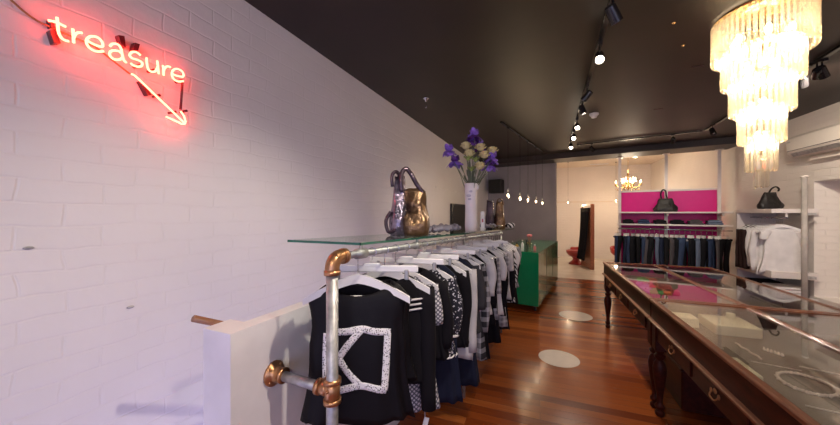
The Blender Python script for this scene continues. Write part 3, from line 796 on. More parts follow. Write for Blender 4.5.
bottle(-.26,.12,.022,.17, M['white'], 'slim white bottle on the green counter', M['chrome'])
bottle(-.34,.10,.028,.13, M['amber'], 'amber bottle on the green counter', M['black'])
bottle(-.42,.16,.024,.15, M['glass_bulb'], 'clear bottle behind the amber bottle on the counter', M['chrome'])
bottle(-.09,.20,.022,.10, M['pinkb'], 'short pink bottle nearest the counter edge', M['white'])
bottle(-.22,.24,.02,.16, M['leather'], 'black slim bottle at the back of the toiletries', M['black'])
t = thing('brush_holder', 'cup of pink topped brushes on the green counter', 'brush holder', onc(-.2,.36), 0)
MB().lathe([(.034,0),(.036,.10),(.033,.10),(.031,.01),(.001,.01)], n=16).build('cup', M['glass_bulb'], t, True)
for k in range(4):
    a = k*1.6; MB().tube([(0,0,.012),(.02*math.cos(a),.02*math.sin(a),.2)], .004, 6).build('brush_handle', M['frame_wood'], t, True); MB().ball((.022*math.cos(a),.022*math.sin(a),.222),.02,8,6,(1,1,1.2)).build('brush_head', M['pinkb'], t, True)
t = thing('mini_mannequin_tray', 'black tray of trinkets at the left of the green counter', 'tray', onc(-.52,.14), 0)
MB().box((0,0,.008),(.16,.12,.016),bev=.004).build('tray', M['black'], t)
for k in range(5): MB().ball((-.055+.027*k,.01*(-1)**k,.032),.017,8,6).build('trinket', [M['brass'],M['blackgloss'],M['silver']][k%3], t, True)

# ------------------------------------------------------------------ wall fittings
t = thing('loudspeaker', 'black box loudspeaker mounted high where the grey wall meets the left wall', 'speaker', (-1.02,7.93,1.98), R(-14))
MB().box((0,0,.17),(.32,.24,.34),bev=.01).build('cabinet', M['black'], t); MB().box((0,-.122,.17),(.27,.008,.29),bev=.003).build('grille', plain('speaker mesh',(.02,.02,.02),.9,bmp=.5,bscale=200), t); MB().box((0,.15,.17),(.06,.08,.06)).build('bracket', M['black'], t)
t = thing('wall_screen', 'flat black screen on the left wall behind the vase', 'screen', (WL(6.2)+.03,6.2,1.09), R(-1))
MB().box((0,0,.29),(.05,1.15,.58),bev=.006).build('bezel', M['blackgloss'], t); MB().box((.027,0,.29),(.004,1.09,.52)).build('display', M['black'], t)

# ceiling fittings
def P_(u, v, z): return at_z(u, v, z)
p = P_(426,98,CZ); t = thing('ceiling_hook', 'small chrome ceiling hook rose with a short pull above the rack', 'ceiling hook', p)
MB().lathe([(.035,0),(.035,-.01),(.012,-.022),(.010,-.04),(.001,-.04)], n=14).build('rose', M['chrome'], t, True)
MB().tube(cr([(0,0,-.035),(.004,0,-.07),(0,0,-.1)],4), .003, 6).build('hook', M['chrome'], t, True); MB().ball((0,0,-.105),.009,8,6).build('knob', M['chrome'], t, True)
p = P_(594,113.5,CZ); t = thing('smoke_detector', 'white ceiling sensor beside the row of spotlights', 'smoke detector', p)
MB().lathe([(.055,0),(.055,-.02),(.038,-.034),(.03,-.055),(.001,-.058)], n=18).build('housing', M['white'], t, True)
for (u,v,lab) in ((658,109,'small oval scar on the ceiling right of the sensor'),(697,66,'faint scar on the ceiling left of the chandelier')):
    p = P_(u,v,CZ); tag(MB().box(p+Vector((0,0,-.002)),(.09,.022,.003),bev=.001).build('ceiling_patch', M['blackgloss'], None), lab, 'ceiling patch')
for (u,v,lab) in ((673.5,22.5,'nearer of two tiny brass sprinkler dots in the ceiling'),(683,45,'further of two tiny brass sprinkler dots in the ceiling')):
    p = P_(u,v,CZ); tag(MB().lathe([(.012,0),(.012,-.004),(.005,-.012),(.001,-.013)], p, 10).build('sprinkler_head', M['brass'], None, True), lab, 'sprinkler')

# ------------------------------------------------------------------ track lighting
def spot_light(p, tgt, watts, ang=75, size=.03, colr=(1,.86,.70), blend=.7):
    l = bpy.data.lights.new('spot', 'SPOT'); l.energy = watts; l.spot_size = R(ang); l.spot_blend = blend; l.shadow_soft_size = size; l.color = colr
    o = bpy.data.objects.new('spot_lamp', l); col.objects.link(o); o.location = p
    o.rotation_euler = (Vector(tgt)-Vector(p)).to_track_quat('-Z','Y').to_euler(); return o
def head(p, tgt, lab, lit=True, watts=40, ang=80):
    """p = point on track; the can hangs 6 cm below and looks at tgt"""
    t = thing('spotlight', lab, 'spotlight', p, 0, 'track spotlights'); d = (Vector(tgt)-(Vector(p)+Vector((0,0,-.10)))).normalized(); c = Vector((0,0,-.10))
    MB().box((0,0,-.012),(.028,.09,.026),bev=.003).build('adapter', M['blackgloss'], t)
    MB().tube([(0,0,-.02),(0,0,-.07)], .006, 8).build('stem', M['blackgloss'], t, True)
    q = d.to_track_quat('Z','Y').to_matrix()
    MB().lathe([(.001,-.055),(.022,-.055),(.03,-.045),(.034,.05),(.030,.052),(.027,.03),(.001,.028)], c, 16, q).build('can', M['blackgloss'], t, 'auto')
    MB().lathe([(.001,.036),(.025,.036),(.025,.040),(.001,.040)], c, 14, q).build('lens', M['spotlens'] if lit else M['chrome'], t, True)
    if lit:
        spot_light(Vector(p)+c+d*.06, tgt, watts, ang)
tz = CZ-.02
def track(pts, lab):
    t = thing('lighting_track', lab, 'lighting track')
    for a, c in zip(pts, pts[1:]):
        a, c = Vector(a), Vector(c); dd = c-a; MB().box((a+c)/2, (dd.length,.034,.02), rz=math.atan2(dd.y,dd.x)).build('track_bar', M['blackgloss'], t)
    return t
xt = .385
track([(xt-.03,.5,CZ-.011),(xt+.12,6.2,CZ-.011)], 'black ceiling track carrying the row of lit spotlights along the shop')
tx = lambda y: xt-.02 + .14*(y-.9)/5.3
ords = ['first','second','third','fourth','fifth','sixth','seventh','eighth','ninth','tenth','eleventh','twelfth','thirteenth','fourteenth','fifteenth','sixteenth','seventeenth','eighteenth','nineteenth','twentieth','twenty first','twenty second']
sp = [(2.08,(1.6,3.2,0.6)),(2.62,(.25,.9,.9)),(3.45,(-1.2,4.2,.8)),(3.9,(1.05,3.85,.7)),(4.62,(.45,2.6,.9)),(5.25,(.3,3.2,.8)),(5.95,(.5,4.5,1))]
for k, (y, tg) in enumerate(sp):
    head((tx(y), y, tz), tg, '%s lit black spotlight from the camera on the long ceiling track' % ords[k], True, 42)
ta, tb_, tcn, td = P_(577,145,tz), P_(702,131,tz), P_(728,114,tz), P_(850,41,tz)
track([ta, tb_], 'black ceiling track running across in front of the dark beam')
track([tb_+Vector((.03,-.03,0)), td], 'black ceiling track running back behind the crystal chandelier')
head(ta*.86+tb_*.14+Vector((0,0,-.002)), (1.9,8.0,1.3), 'dark spotlight left of centre on the cross track below the beam', True, 30)
head(ta*.60+tb_*.40*1.0+Vector((0,0,-.002)) if False else ta*.2+tb_*.8, (2.4,7.6,1.1), 'dark spotlight right of centre on the cross track below the beam', True, 40)
w1 = tb_*.86+td*.14; head(w1, (2.6,4.2,0), 'dark spotlight just left of the crystal chandelier', False)
w2 = P_(803,70,tz); w3 = P_(822,60,tz)
head(w2+Vector((0,.0,0)), (3.1,5.4,1.2), 'lit spotlight right of the chandelier, further back', True, 75)
head(w3, (3.15,4.4,1.2), 'lit spotlight right of the chandelier, nearer the camera', True, 35)
# heads nearer the camera (out of frame, lighting the shop)
head((tx(.86),.86,tz), (-1.0,1.1,.9), 'spotlight on the long track above the near garment rack', True, 115, 80)
head(tb_*.12+td*.88, (3.2,5.6,2.0), 'added unseen spotlight on the right track brightening the right wall', True, 60, 120)  # added fill lamp, out of view, to brighten the right wall

# ------------------------------------------------------------------ pendant bulbs
def pendant(base, zb, lab, grp, watts=6, bulb=.028):
    t = thing('pendant_lamp', lab, 'pendant lamp', base, 0, grp); z = zb-base[2]
    MB().lathe([(.02,0),(.02,-.012),(.006,-.02),(.001,-.02)], n=10).build('ceiling_cup', M['blackgloss'], t, True)
    MB().tube([(0,0,-.01),(0,0,z+.09)], .0022, 5).build('cord', M['blackgloss'], t, True)
    MB().tube([(0,0,z+.095),(0,0,z+.045)], .015, 10).build('socket', M['galv'], t, True)
    MB().lathe([(.001,z-.042),(.018,z-.036),(bulb,z-.012),(bulb*.93,z+.008),(.014,z+.040),(.012,z+.048)], n=14).build('bulb_glass', M['glass_bulb'], t, True)
    MB().ball((0,0,z-.004), .015, 8, 6, (1,1,1.5)).build('filament', M['bulb'], t, True)
    l = bpy.data.lights.new('bulb', 'POINT'); l.energy = watts; l.color = (1,.72,.45); l.shadow_soft_size = .03
    o = bpy.data.objects.new('bulb_lamp', l); col.objects.link(o); o.location = (base[0],base[1],zb-.07)
ba, bb_ = P_(501,122,CZ-.02), P_(543.5,152,CZ-.02)
t = thing('pendant_bar', 'slim black ceiling bar from which five bare bulbs hang over the green counter', 'light bar')
dd = bb_-ba; MB().box((ba+bb_)/2, (dd.length,.03,.02), rz=math.atan2(dd.y,dd.x)).build('bar', M['blackgloss'], t)
for k, (u, v, zc) in enumerate(((508,195,127),(520,198,136),(528,199.5,141.5),(536,201.2,147),(542.3,202.8,151.5))):
    # point on the bar seen at column u
    n_ = Vector((-dd.y,dd.x,0)).normalized(); q = at_plane(u, 150, ba, n_)
    D = Vector((q.x,q.y,0)).dot(Vector((-SA,CA,0))); zb = H + (212.5-v)/F*D
    pendant((q.x,q.y,CZ-.03), zb, '%s bare bulb from the left hanging over the green counter' % ords[k], 'bare bulbs over the counter')
for (u, v, lab) in ((568,202.5,'bare bulb hanging in the rear room left of the draped mirror'),(616,200.5,'bare bulb hanging in the rear room beside the magenta panel')):
    q = at_d(u, v, 9.2); pendant((q.x,q.y,3.0), q.z, lab, 'rear room bulbs', 14, .04)

# ------------------------------------------------------------------ rear room
mr = at_z(592, 269.5, 0)
t = thing('standing_mirror', 'tall reddish wood framed standing mirror draped with a black cloth in the rear room', 'mirror', mr, R(104))
MB().box((.30,0,.86),(.60,.05,1.70),bev=.004).xf(Matrix.Identity(4)).build('backing', M['frame_wood'], t)
b = MB(); b.box((0,0,.86),(.06,.10,1.72),bev=.006); b.box((.60,0,.86),(.06,.08,1.72),bev=.006); b.box((.3,0,1.70),(.6,.08,.06),bev=.004); b.box((.3,0,.05),(.6,.08,.08),bev=.004)
b.build('frame', M['frame_wood'], t); MB().box((.3,-.03,.87),(.52,.006,1.56)).build('mirror_glass', M['chrome'], t)
dr = thing('draped_cloth', 'black cloth hanging over the left side of the standing mirror', 'cloth', mr, R(104))
vs = []; n = 26; m = 14
for i in range(m+1):
    k = i/m
    for j in range(n+1):
        x = .02+.56*(j/n); y = .075+.018*math.sin(j*1.35+.6*k)*(.4+k)+.10*k*k; vs.append((x*(1-.1*k)+.02*k, y, 1.60-1.38*k))
MB().add(vs, [[i*(n+1)+j,i*(n+1)+j+1,(i+1)*(n+1)+j+1,(i+1)*(n+1)+j] for i in range(m) for j in range(n)]).build('hanging_fall', C['black'], dr, True, .004)
MB().box((.29,.05,1.61),(.56,.07,.02),bev=.004).build('top_fold', C['black'], dr)
def redchair(loc, rz, lab):
    t = thing('red_chair', lab, 'chair', loc, rz, 'red tub chairs')
    MB().lathe([(.19,0),(.20,.012),(.17,.05),(.10,.11),(.085,.16),(.12,.22),(.001,.22)], n=20).build('base', M['red'], t, True)
    MB().lathe([(.10,.20),(.19,.245),(.255,.32),(.265,.39),(.23,.41),(.15,.40),(.001,.385)], n=24).build('seat', M['red'], t, True)
    vs = []
    for i in range(13):
        a = PI*i/12
        for (r_, z) in ((.26,.36),(.275,.44),(.26,.50*(.85+.15*math.sin(a))),(.235,.47),(.22,.38)): vs.append((r_*math.cos(a), r_*math.sin(a), z))
    MB().add(vs, [[5*i+k,5*i+(k+1)%5,5*i+5+(k+1)%5,5*i+5+k] for i in range(12) for k in range(5)]+[[0,1,2,3,4],[64,63,62,61,60]]).build('backrest', M['red'], t, True)
redchair(at_z(576,264,0), R(-60), 'red tub chair left of the draped mirror')
redchair(at_z(620.5,263.5,0), R(30), 'red tub chair peeping out left of the jeans rail')
# brass chandelier
q = at_z(627.5,160,2.98); q = at_d(628, 185, 7.6)
bc = thing('brass_chandelier', 'small brass chandelier with glowing candle bulbs in the rear room', 'chandelier', (q.x,q.y,3.0))
zc = q.z-3.0
MB().tube([(0,0,0),(0,0,zc+.28)], .006, 6).build('chain', M['brass'], bc, True)
MB().lathe([(.04,0),(.04,-.02),(.008,-.05),(.001,-.05)], n=12).build('canopy', M['brass'], bc, True)
MB().lathe([(.006,zc+.30),(.03,zc+.26),(.012,zc+.2),(.012,zc+.12),(.045,zc+.07),(.05,zc+.02),(.02,zc-.05),(.035,zc-.08),(.012,zc-.12),(.001,zc-.135)], n=14).build('column', M['brass'], bc, True)
for k in range(8):
    a = 2*PI*k/8+.2; c, s = math.cos(a), math.sin(a); rr = .27
    ar = MB().tube(cr([(.03*c,.03*s,zc+.03),(.10*c,.10*s,zc-.06),(.20*c,.20*s,zc-.06),(rr*c,rr*s,zc-.01)],4), .007, 6).build('arm', M['brass'], bc, True)
    MB().lathe([(.03,zc-.012),(.034,zc),(.012,zc+.004),(.011,zc+.05)], (rr*c,rr*s,0), 10).build('candle_cup', M['brass'], ar, True)
    MB().lathe([(.010,zc+.05),(.018,zc+.068),(.012,zc+.09),(.001,zc+.11)], (rr*c,rr*s,0), 10).build('candle_bulb', M['bulb'], ar, True)
    for j in range(3):
        MB().ball((rr*c*(.75+.12*j),rr*s*(.75+.12*j),zc-.09-.01*j), .011, 6, 4, (1,1,1.8)).build('crystal_drop', M['glass_bulb'], ar, True)
for k in range(6):
    a = 2*PI*k/6; c, s = math.cos(a), math.sin(a); rr = .15
    ar = MB().tube(cr([(.02*c,.02*s,zc+.10),(.08*c,.08*s,zc+.04),(rr*c,rr*s,zc+.09)],4), .007, 6).build('arm', M['brass'], bc, True)
    MB().lathe([(.026,zc+.085),(.03,zc+.10),(.012,zc+.102),(.011,zc+.14),(.018,zc+.155),(.001,zc+.19)], (rr*c,rr*s,0), 10).build('candle_bulb', M['bulb'], ar, True)
    for j in range(5): MB().ball((rr*c*(.5+.3*j),rr*s*(.5+.3*j),zc-.10-.025*(4-j)), .013, 6, 4, (1,1,1.8)).build('crystal_drop', M['brass'] if j % 2 else M['glass_bulb'], ar, True)
l = bpy.data.lights.new('bulb','POINT'); l.energy = 38; l.color = (1,.84,.64); l.shadow_soft_size = .2
o = bpy.data.objects.new('chandelier_lamp', l); col.objects.link(o); o.location = (q.x,q.y,q.z+.12)
# two downlights in the rear ceiling
for k, (x, y) in enumerate(((0.9,9.6),(2.4,9.9))):
    t = thing('downlight', 'recessed ceiling downlight of the rear room, %s' % ('left' if k == 0 else 'right'), 'downlight', (x,y,3.0))
    MB().lathe([(.07,0),(.07,-.008),(.05,-.008),(.001,-.006)], n=16).build('ring', M['white'], t, True); MB().lathe([(.001,-.010),(.045,-.010)], n=14).build('lens', M['bulb'], t, True)
    spot_light((x,y,2.96), (x,y+.2,0), 55, 150, .06, (1,.86,.70), 1)
t = thing('ceiling_vent', 'small white grille in the rear room ceiling near the beam', 'vent', at_z(599,164,2.995))
MB().box((0,0,-.004),(.5,.12,.012),bev=.003).build('frame', M['white'], t)
for k in range(4): MB().box((0,-.04+.027*k,-.012),(.46,.008,.006)).build('slat', M['white'], t)

# ------------------------------------------------------------------ jeans wall
A0, A1 = Vector((1.56,7.57,0)), Vector((3.05,7.25,0)); ax = (A1-A0).normalized(); ay = Vector((-ax.y,ax.x,0)); LA = (A1-A0).length; rza = math.atan2(ax.y,ax.x)
jw = thing('shelving_unit', 'white post shelving with magenta back panel, two shelves and a hanging rail in the rear', 'shelving', A0, rza)
for k, x in enumerate((0, LA/2, LA)):
    b = MB().box((x,0,1.3275),(.05,.05,2.655),bev=.004); b.box((x,0,2.645),(.11,.11,.016),bev=.003); b.build('post', M['white_mel'], jw)
MB().box((LA/2,.06,1.11),(LA-.03,.02,1.62)).build('back_panel', M['magenta'], jw)
b = MB(); b.box((LA/2,.05,1.935),(LA,.035,.035)); b.build('panel_frame', M['white_mel'], jw)
for (z,) in ((1.50,),(1.265,)):
    MB().box((LA/2+.04,-.16,z),(LA+.16,.36,.028),bev=.003).build('shelf', M['white_mel'], jw)
    for x in (0, LA/2, LA): MB().box((x,-.14,z-.04),(.03,.30,.05),bev=.003).build('bracket', M['white_mel'], jw)
MB().tube([(-.02,-.18,1.175),(LA+.14,-.18,1.175)], .014, 10).build('rail', M['chrome'], jw, True)
for x in (0, LA/2, LA): MB().box((x,-.18,1.205),(.02,.02,.05)).build('rail_bracket', M['white_mel'], jw)
def jl(x, y, z): return A0 + ax*x + ay*y + Vector((0,0,z))
dn = [cloth('indigo denim',(.020,.028,.060)), cloth('mid blue denim',(.045,.07,.14)), cloth('black denim',(.012,.012,.016)), cloth('washed denim',(.15,.19,.28)), cloth('grey denim',(.10,.09,.10)), cloth('dark blue denim',(.035,.055,.12))]
dnn = ['dark indigo','mid blue','black','washed light blue','faded grey','deep blue']
seq = [5,2,0,1,2,2,1,4,2,3,0,2,4,2,1,2,2,3,2,5,4,2]
JG = 'jeans on the hanging rail'
for k, ci in enumerate(seq):
    x = -.06 + (LA+.14)*(k+.3)/len(seq); rnd = random.Random(k); tw = rza + R(rnd.uniform(15,75)); base = jl(x,-.18,1.175)
    j = thing('jeans', '%s jeans, %s from the left on the rail below magenta panel' % (dnn[ci], ords[k]), 'jeans', base, tw, JG)
    w_ = rnd.uniform(.095,.145); ln = rnd.uniform(.72,.92); lean = rnd.uniform(-.05,.05)
    MB().box((0,0,-.165),(w_*2,.05,.04),bev=.012).build('waistband', dn[ci], j)
    for s in (-1,1):
        P = []; rr = []
        for i in range(9): kk = i/8; P.append((s*w_*(.42+.25*kk*(k%3))+lean*kk+.012*math.sin(6*kk+k), s*.012+.014*math.sin(5*kk+k*2), -.16-ln*kk)); rr.append(.055-.020*kk+.004*math.sin(9*kk+k))
        bb = MB().tube(P, rr, 10); bb.v = [Vector((p.x, p.y*.5, p.z)) for p in bb.v]; bb.build('leg', dn[ci], j, True)
    if k % 2 == 0: MB().box((.02,-.034,-.19),(.03,.004,.035)).build('paper_label', M['tag'], j)
    h = thing('clip_hanger', 'wire clip hanger holding the %s pair of jeans from the left' % ords[k], 'hanger', base, tw, 'clip hangers on the jeans rail')
    MB().tube(hanger_hook(), .003, 5).build('hook', M['chrome'], h, True)
    MB().tube([(-.08,0,-.09),(.08,0,-.09)], .004, 6).build('bar', M['chrome'], h, True)
    for s in (-1,1): MB().box((s*.065,0,-.125),(.016,.062,.05),bev=.003).build('clip', M['tag'], h)
for k in range(6):
    x = .14 + k*(LA+.02)/6; ci = (2,5,2,2,4,3)[k]
    t = thing('folded_jeans', 'folded %s jeans stack, %s from the left on the lower white shelf' % (dnn[ci], ords[k]), 'folded jeans', jl(x,-.16,1.2795), rza, 'folded jeans on the shelf')
    for q in range(2): 
        MB().box((.004*(-1)**q,0,.018+.036*q),(.20-.01*q,.26,.034),bev=.012).build('folded_layer', dn[ci], t)
    MB().box((.0,-.01,.080),(.11,.20,.014),bev=.005).build('folded_leg', dn[ci], t)
hbk = thing('handbag', 'round black leather handbag with upright strap on the upper shelf before magenta panel', 'handbag', jl(.74,-.16,1.5145), rza)
bag_body(.185,.10,.25,.66,31).build('body', M['leather'], hbk, True)
MB().tube(cr([(-.05,0,.22),(-.075,0,.33),(-.045,0,.42),(0,0,.40),(.01,0,.32),(.03,0,.23)],5), .013, 8).build('strap', M['leather'], hbk, True)
MB().tube(cr([(-.15,-.05,.10),(-.19,-.06,.06),(-.18,-.07,.02),(-.12,-.09,.03)],5), .01, 6).build('side_strap', M['leather'], hbk, True)

# ------------------------------------------------------------------ right wall shelving
ys0, ys1 = 5.33, 6.05; sx0 = 2.76; sw = xr-.004-sx0
ru = thing('shelving_unit', 'white wall shelving with a hanging rail on the right wall behind the crystal chandelier', 'shelving', (sx0,ys0,0))
for z, th in ((1.52,.055),(.705,.085),(.40,.05)):
    MB().box((sw/2,.36,z),(sw,.74,th),bev=.003).build('shelf', M['white_mel'], ru)
MB().box((sw/2,.745,.75),(sw,.03,1.5)).build('side_panel', M['white_mel'], ru)
MB().tube([(.16,.0,1.43),(.16,.73,1.43)], .013, 10).build('rail', M['chrome'], ru, True)
for y in (.03,.70): MB().box((.16,y,1.465),(.02,.02,.06)).build('rail_bracket', M['white_mel'], ru)
M['pipe'] = plain('grey cream pipe paint', (.42,.38,.35), .4, var=.12)
t = thing('steel_column', 'galvanised round steel upright at the right end of the wall shelving', 'pipe', (3.02,5.24,0))
MB().tube([(0,0,0),(0,0,1.93)], .026, 16).build('tube', M['pipe'], t, True); MB().lathe([(.036,1.93),(.036,1.955),(.001,1.958)], n=16).build('cap', M['ac'], t, True)
MB().lathe([(.06,0),(.06,.01),(.032,.012)], n=16).build('base_plate', M['galv'], t, True)
for z in (.7,1.48): MB().box((.05,.02,z),(.12,.03,.03)).build('clamp', M['galv'], t)
RG = 'tops on the right wall rail'
rt = [(5.42,'draped_blouse','white draped sleeveless top, nearest on the right wall rail','whitec',dict(length=.62,hw=.175,hem=.23,neck=.085,scoop=.07,dep=.022,sleeve=.10)),
      (5.50,'draped_blouse','white draped top just behind the nearest one on the right wall rail','whitec',dict(length=.66,hw=.18,hem=.22,dep=.022)),
      (5.58,'white_blouse','white long sleeved blouse on the right wall rail','whitec',dict(length=.58,hw=.205,sleeve=.55)),
      (5.67,'white_blouse','white blouse next to the brown knits on the right wall rail','whitec',dict(length=.56,hw=.205,sleeve=.5)),
      (5.76,'brown_knit','dark brown long sleeved knit beside the white blouses','brownk',dict(length=.60,hw=.21,sleeve=.55)),
      (5.85,'brown_knit','dark brown knit in the middle of the brown ones','brownk',dict(length=.62,hw=.21,sleeve=.55)),
      (5.95,'brown_knit','dark brown knit furthest back on the right wall rail','brownk',dict(length=.62,hw=.21,sleeve=.55))]
for k, (y, nm, lab, mt, kw) in enumerate(rt):
    tw = R(-6 + 2*k); q = Vector((sx0+.16, y, 1.43))
    garment(nm, lab, 'clothing', q, tw, C[mt], RG, seed=60+k, **kw)
    make_hanger('curved', 'white hanger holding the ' + ' '.join(lab.split(',')[0].split()[:9]), 'hangers on the right wall rail', q, tw)
t = thing('handbag', 'dark brown handbag with an upright handle on the top right wall shelf', 'handbag', (2.90,5.62,1.5485), R(20))
bag_body(.15,.07,.22,.62,41).build('body', M['leather'], t, True)
MB().tube(cr([(-.02,0,.20),(.02,0,.27),(.08,0,.30),(.12,0,.27),(.11,0,.24)],5), .010, 8).build('strap', M['leather'], t, True)
for k, (x, y, mt, lab, n) in enumerate(((.20,.55,'black','folded black tops on the lowest right wall shelf',3),(.22,.20,'whitec','folded white tops on the lowest right wall shelf',3))):
    t = thing('folded_clothes', lab, 'folded clothes', (sx0+x,ys0+y,.4255), 0, 'folded tops on the right wall')
    for q in range(n): MB().box((.006*(-1)**q,0,.02+.038*q),(.30,.30,.038),bev=.014).build('folded_layer', C[mt], t)
ac = thing('air_conditioner', 'ivory split system air conditioner on the right wall above the recess', 'air conditioner', (xr-.002,4.58,2.20))
MB().add([(0,-.05,.0),(0,-.05,.28),(-.16,-.05,.28),(-.21,-.05,.24),(-.21,-.05,.08),(-.15,-.05,.0)]+[(0,.9,.0),(0,.9,.28),(-.16,.9,.28),(-.21,.9,.24),(-.21,.9,.08),(-.15,.9,.0)],
    [[0,1,2,3,4,5],[11,10,9,8,7,6]]+[[i,(i+1)%6,6+(i+1)%6,6+i] for i in range(6)]).build('casing', M['ac'], ac)
MB().box((-.185,.42,.035),(.012,.84,.05),M=Matrix.Rotation(R(-35),3,'Y')).build('louvre', M['galv'], ac); MB().box((-.212,.42,.085),(.004,.93,.006)).build('seam', M['black'], ac)
MB().box((-.213,.86,.20),(.003,.05,.012)).build('badge', M['galv'], ac); MB().box((-.05,.45,-.03),(.06,.6,.05)).build('pipe_cover', M['ac'], ac)

# ------------------------------------------------------------------ display tables
TX0, TX1 = .775, 1.905; ZT = .847
def turned_leg(h=.58, r=.040):
    pr = [(.022,0),(.030,.012),(.030,.03),(.018,.045),(.030,.06),(.032,.075),(.020,.09),(.017,.11),(.022,.16),(.033,.24),(.042,.31),(.044,.35),(.036,.39),(.022,.415),(.034,.43),(.036,.445),(.022,.46),(.030,.475),(.030,.49)]
    return [(a*r/.040, z) for a, z in pr]
def display_table(y0, y1, lab, seed):
    t = thing('display_table', lab, 'display table', (TX0,y0,0)); W = TX1-TX0; D = y1-y0; cx = W/2; cy = D/2
    # rim
    rw = .035
    for nm, c, s in (('rim',(rw/2,cy,ZT-.011),(rw,D,.024)),('rim',(W-rw/2,cy,ZT-.011),(rw,D,.024)),('rim',(cx,rw/2,ZT-.011),(W-2*rw,rw,.024)),('rim',(cx,D-rw/2,ZT-.011),(W-2*rw,rw,.024)),('centre_bar',(cx,cy,ZT-.010),(.045,D-2*rw,.022))):
        MB().box(c, s, bev=.005).build(nm, M['maho_light'], t)
    MB().box((cx,cy,ZT-.001),(.014,D-2*rw,.008),bev=.002).build('centre_bead', M['maho_light'], t)
    for s in (-1,1):
        wd = (W-2*rw-.045)/2; MB().box((cx+s*(wd/2+.0225),cy,ZT-.006),(wd-.002,D-2*rw-.002,.005)).build('glass_top', M['glass_case'], t)
    # case sides
    for c, s in (((.018,cy,.765),(.016,D-.02,.137)),((W-.018,cy,.765),(.016,D-.02,.137)),((cx,.018,.765),(W-.052,.016,.137)),((cx,D-.018,.765),(W-.052,.016,.137))):
        MB().box(c, s).build('case_side', M['maho'], t)
    MB().box((cx,cy,.707),(W-.055,D-.055,.02)).build('case_floor', M['linen'], t)
    b = MB(); 
    for c, s in (((.006,cy,.695),(.034,D+.0,.022)),((W-.006,cy,.695),(.034,D,.022)),((cx,.006,.695),(W-.03,.03,.022)),((cx,D-.006,.695),(W-.03,.03,.022))): b.box(c, s, bev=.006)
    b.build('moulding', M['maho_light'], t)
    for c, s in (((.035,cy,.62),(.022,D-.16,.126)),((W-.035,cy,.62),(.022,D-.16,.126)),((cx,.035,.62),(W-.16,.022,.126)),((cx,D-.035,.62),(W-.16,.022,.126))):
        MB().box(c, s, bev=.002).build('apron', M['maho'], t)
    nd = 3
    for k in range(nd):
        yy = .14 + (D-.28)*(k+.5)/nd; dw = (D-.28)/nd-.03
        d_ = MB().box((.020,yy,.62),(.012,dw,.098),bev=.004).build('drawer', M['maho'], t)
        b = MB(); 
        for s in (-1,1): b.ball((.010,yy+s*.035,.628), .010, 8, 5, (.5,1,1.3))
        b.tube(cr([(.010,yy-.035,.625),(.000,yy-.025,.607),(.000,yy,.600),(.000,yy+.025,.607),(.010,yy+.035,.625)],4), .0035, 6)
        b.ball((.011,yy,.640), .013, 8, 5, (.3,1.3,1)); b.build('handle', M['bronze'], d_, True)
    for x in (.05,W-.05):
        for y in (.05,D-.05):
            b = MB().lathe(turned_leg(), (x,y,0), 18); b.box((x,y,.585),(.075,.075,.20),bev=.004); b.build('leg', M['maho'], t, 'auto')
    return t
display_table(.985,2.825,'near mahogany glass topped display table with turned legs and jewellery inside',1)
display_table(2.83,4.70,'far mahogany glass topped display table with turned legs and bright purses inside',2)
CF = .7175
def jt(u, v, z=.735): return at_z(u, v, z)
# purses
pc = {'green':(.2,.65,.15),'coral':(.9,.2,.1),'lilac':(.65,.4,.75),'cream':(.8,.68,.45),'red':(.55,.05,.04),'orange':(.95,.22,.05),'pink':(.75,.05,.22)}
pm = {k: plain(k+' purse leather', v, .45, bmp=.2) for k, v in pc.items()}
pl = [('green',643,279.3,'in the back row'),('coral',651,279.6,'in the back row'),('lilac',642.5,284,'in the middle row'),('cream',649,284,'in the middle row'),('coral',656,285,'in the middle row'),('red',664.5,286,'in the middle row'),('lilac',645.5,289,'in the front row'),('green',656,290.3,'in the front row'),('orange',664,291,'in the front row'),('red',672,291.5,'in the front row')]
t = thing('display_pad', 'pale linen riser pad under the coloured purses in the far display table', 'pad', (1.09,3.75,CF))
MB().box((0,0,.029),(.54,1.45,.058),bev=.006).build('pad', M['linen'], t)
for k, (c, u, v, wh) in enumerate(pl):
    p = at_z(u, v, .797); t = thing('purse', 'small %s leather purse %s in the far display table' % (c, wh), 'purse', (p.x,p.y,.7765), R(-14), 'purses in the far display table')
    MB().box((0,0,.014),(.105,.17,.026),bev=.009).build('body', pm[c], t); MB().box((0,-.02,.030),(.100,.10,.008),bev=.003).build('flap', pm[c], t); MB().ball((0,-.055,.035),.006,8,5).build('clasp', M['brass'], t, True)
# ring trays
def tray(x, y, w, d, h, lab, rings):
    t = thing('ring_tray', lab, 'jewellery tray', (x,y,CF), 0, 'cream jewellery trays'); MB().box((0,0,h/2),(w,d,h),bev=.004).build('block', M['cream'], t)
    rnd = random.Random(int(x*100))
    for k in range(rings):
        a = (-w*.38+w*.76*((k%6)/5), -d*.34+d*.68*((k//6)/max(1,(rings-1)//6)))
        pts = [(a[0]+.008*math.cos(q*PI/5), a[1]+.002, h+.004+.008*math.sin(q*PI/5)+.004) for q in range(10)]
        MB().tube(pts, .0013, 5, closed=True).build('ring', M['silver'], t, True)
tray(1.165,2.66,.23,.24,.062,'large square cream ring tray in the near display table',18)
tray(.945,2.70,.12,.13,.062,'medium cream jewellery box left of the large tray in the near display table',0)
tray(.865,2.55,.07,.16,.045,'small cream jewellery box nearest the left rim in the near display table',0)
tray(.90,1.98,.10,.20,.035,'cream jewellery box halfway down the near display table',0)
t = thing('ring_stand', 'small round cream ring stand on the large cream tray', 'ring stand', (1.21,2.73,CF+.0625)); MB().lathe([(.024,0),(.024,.032),(.022,.034),(.001,.034)], n=18).build('drum', M['cream'], t, 'auto')
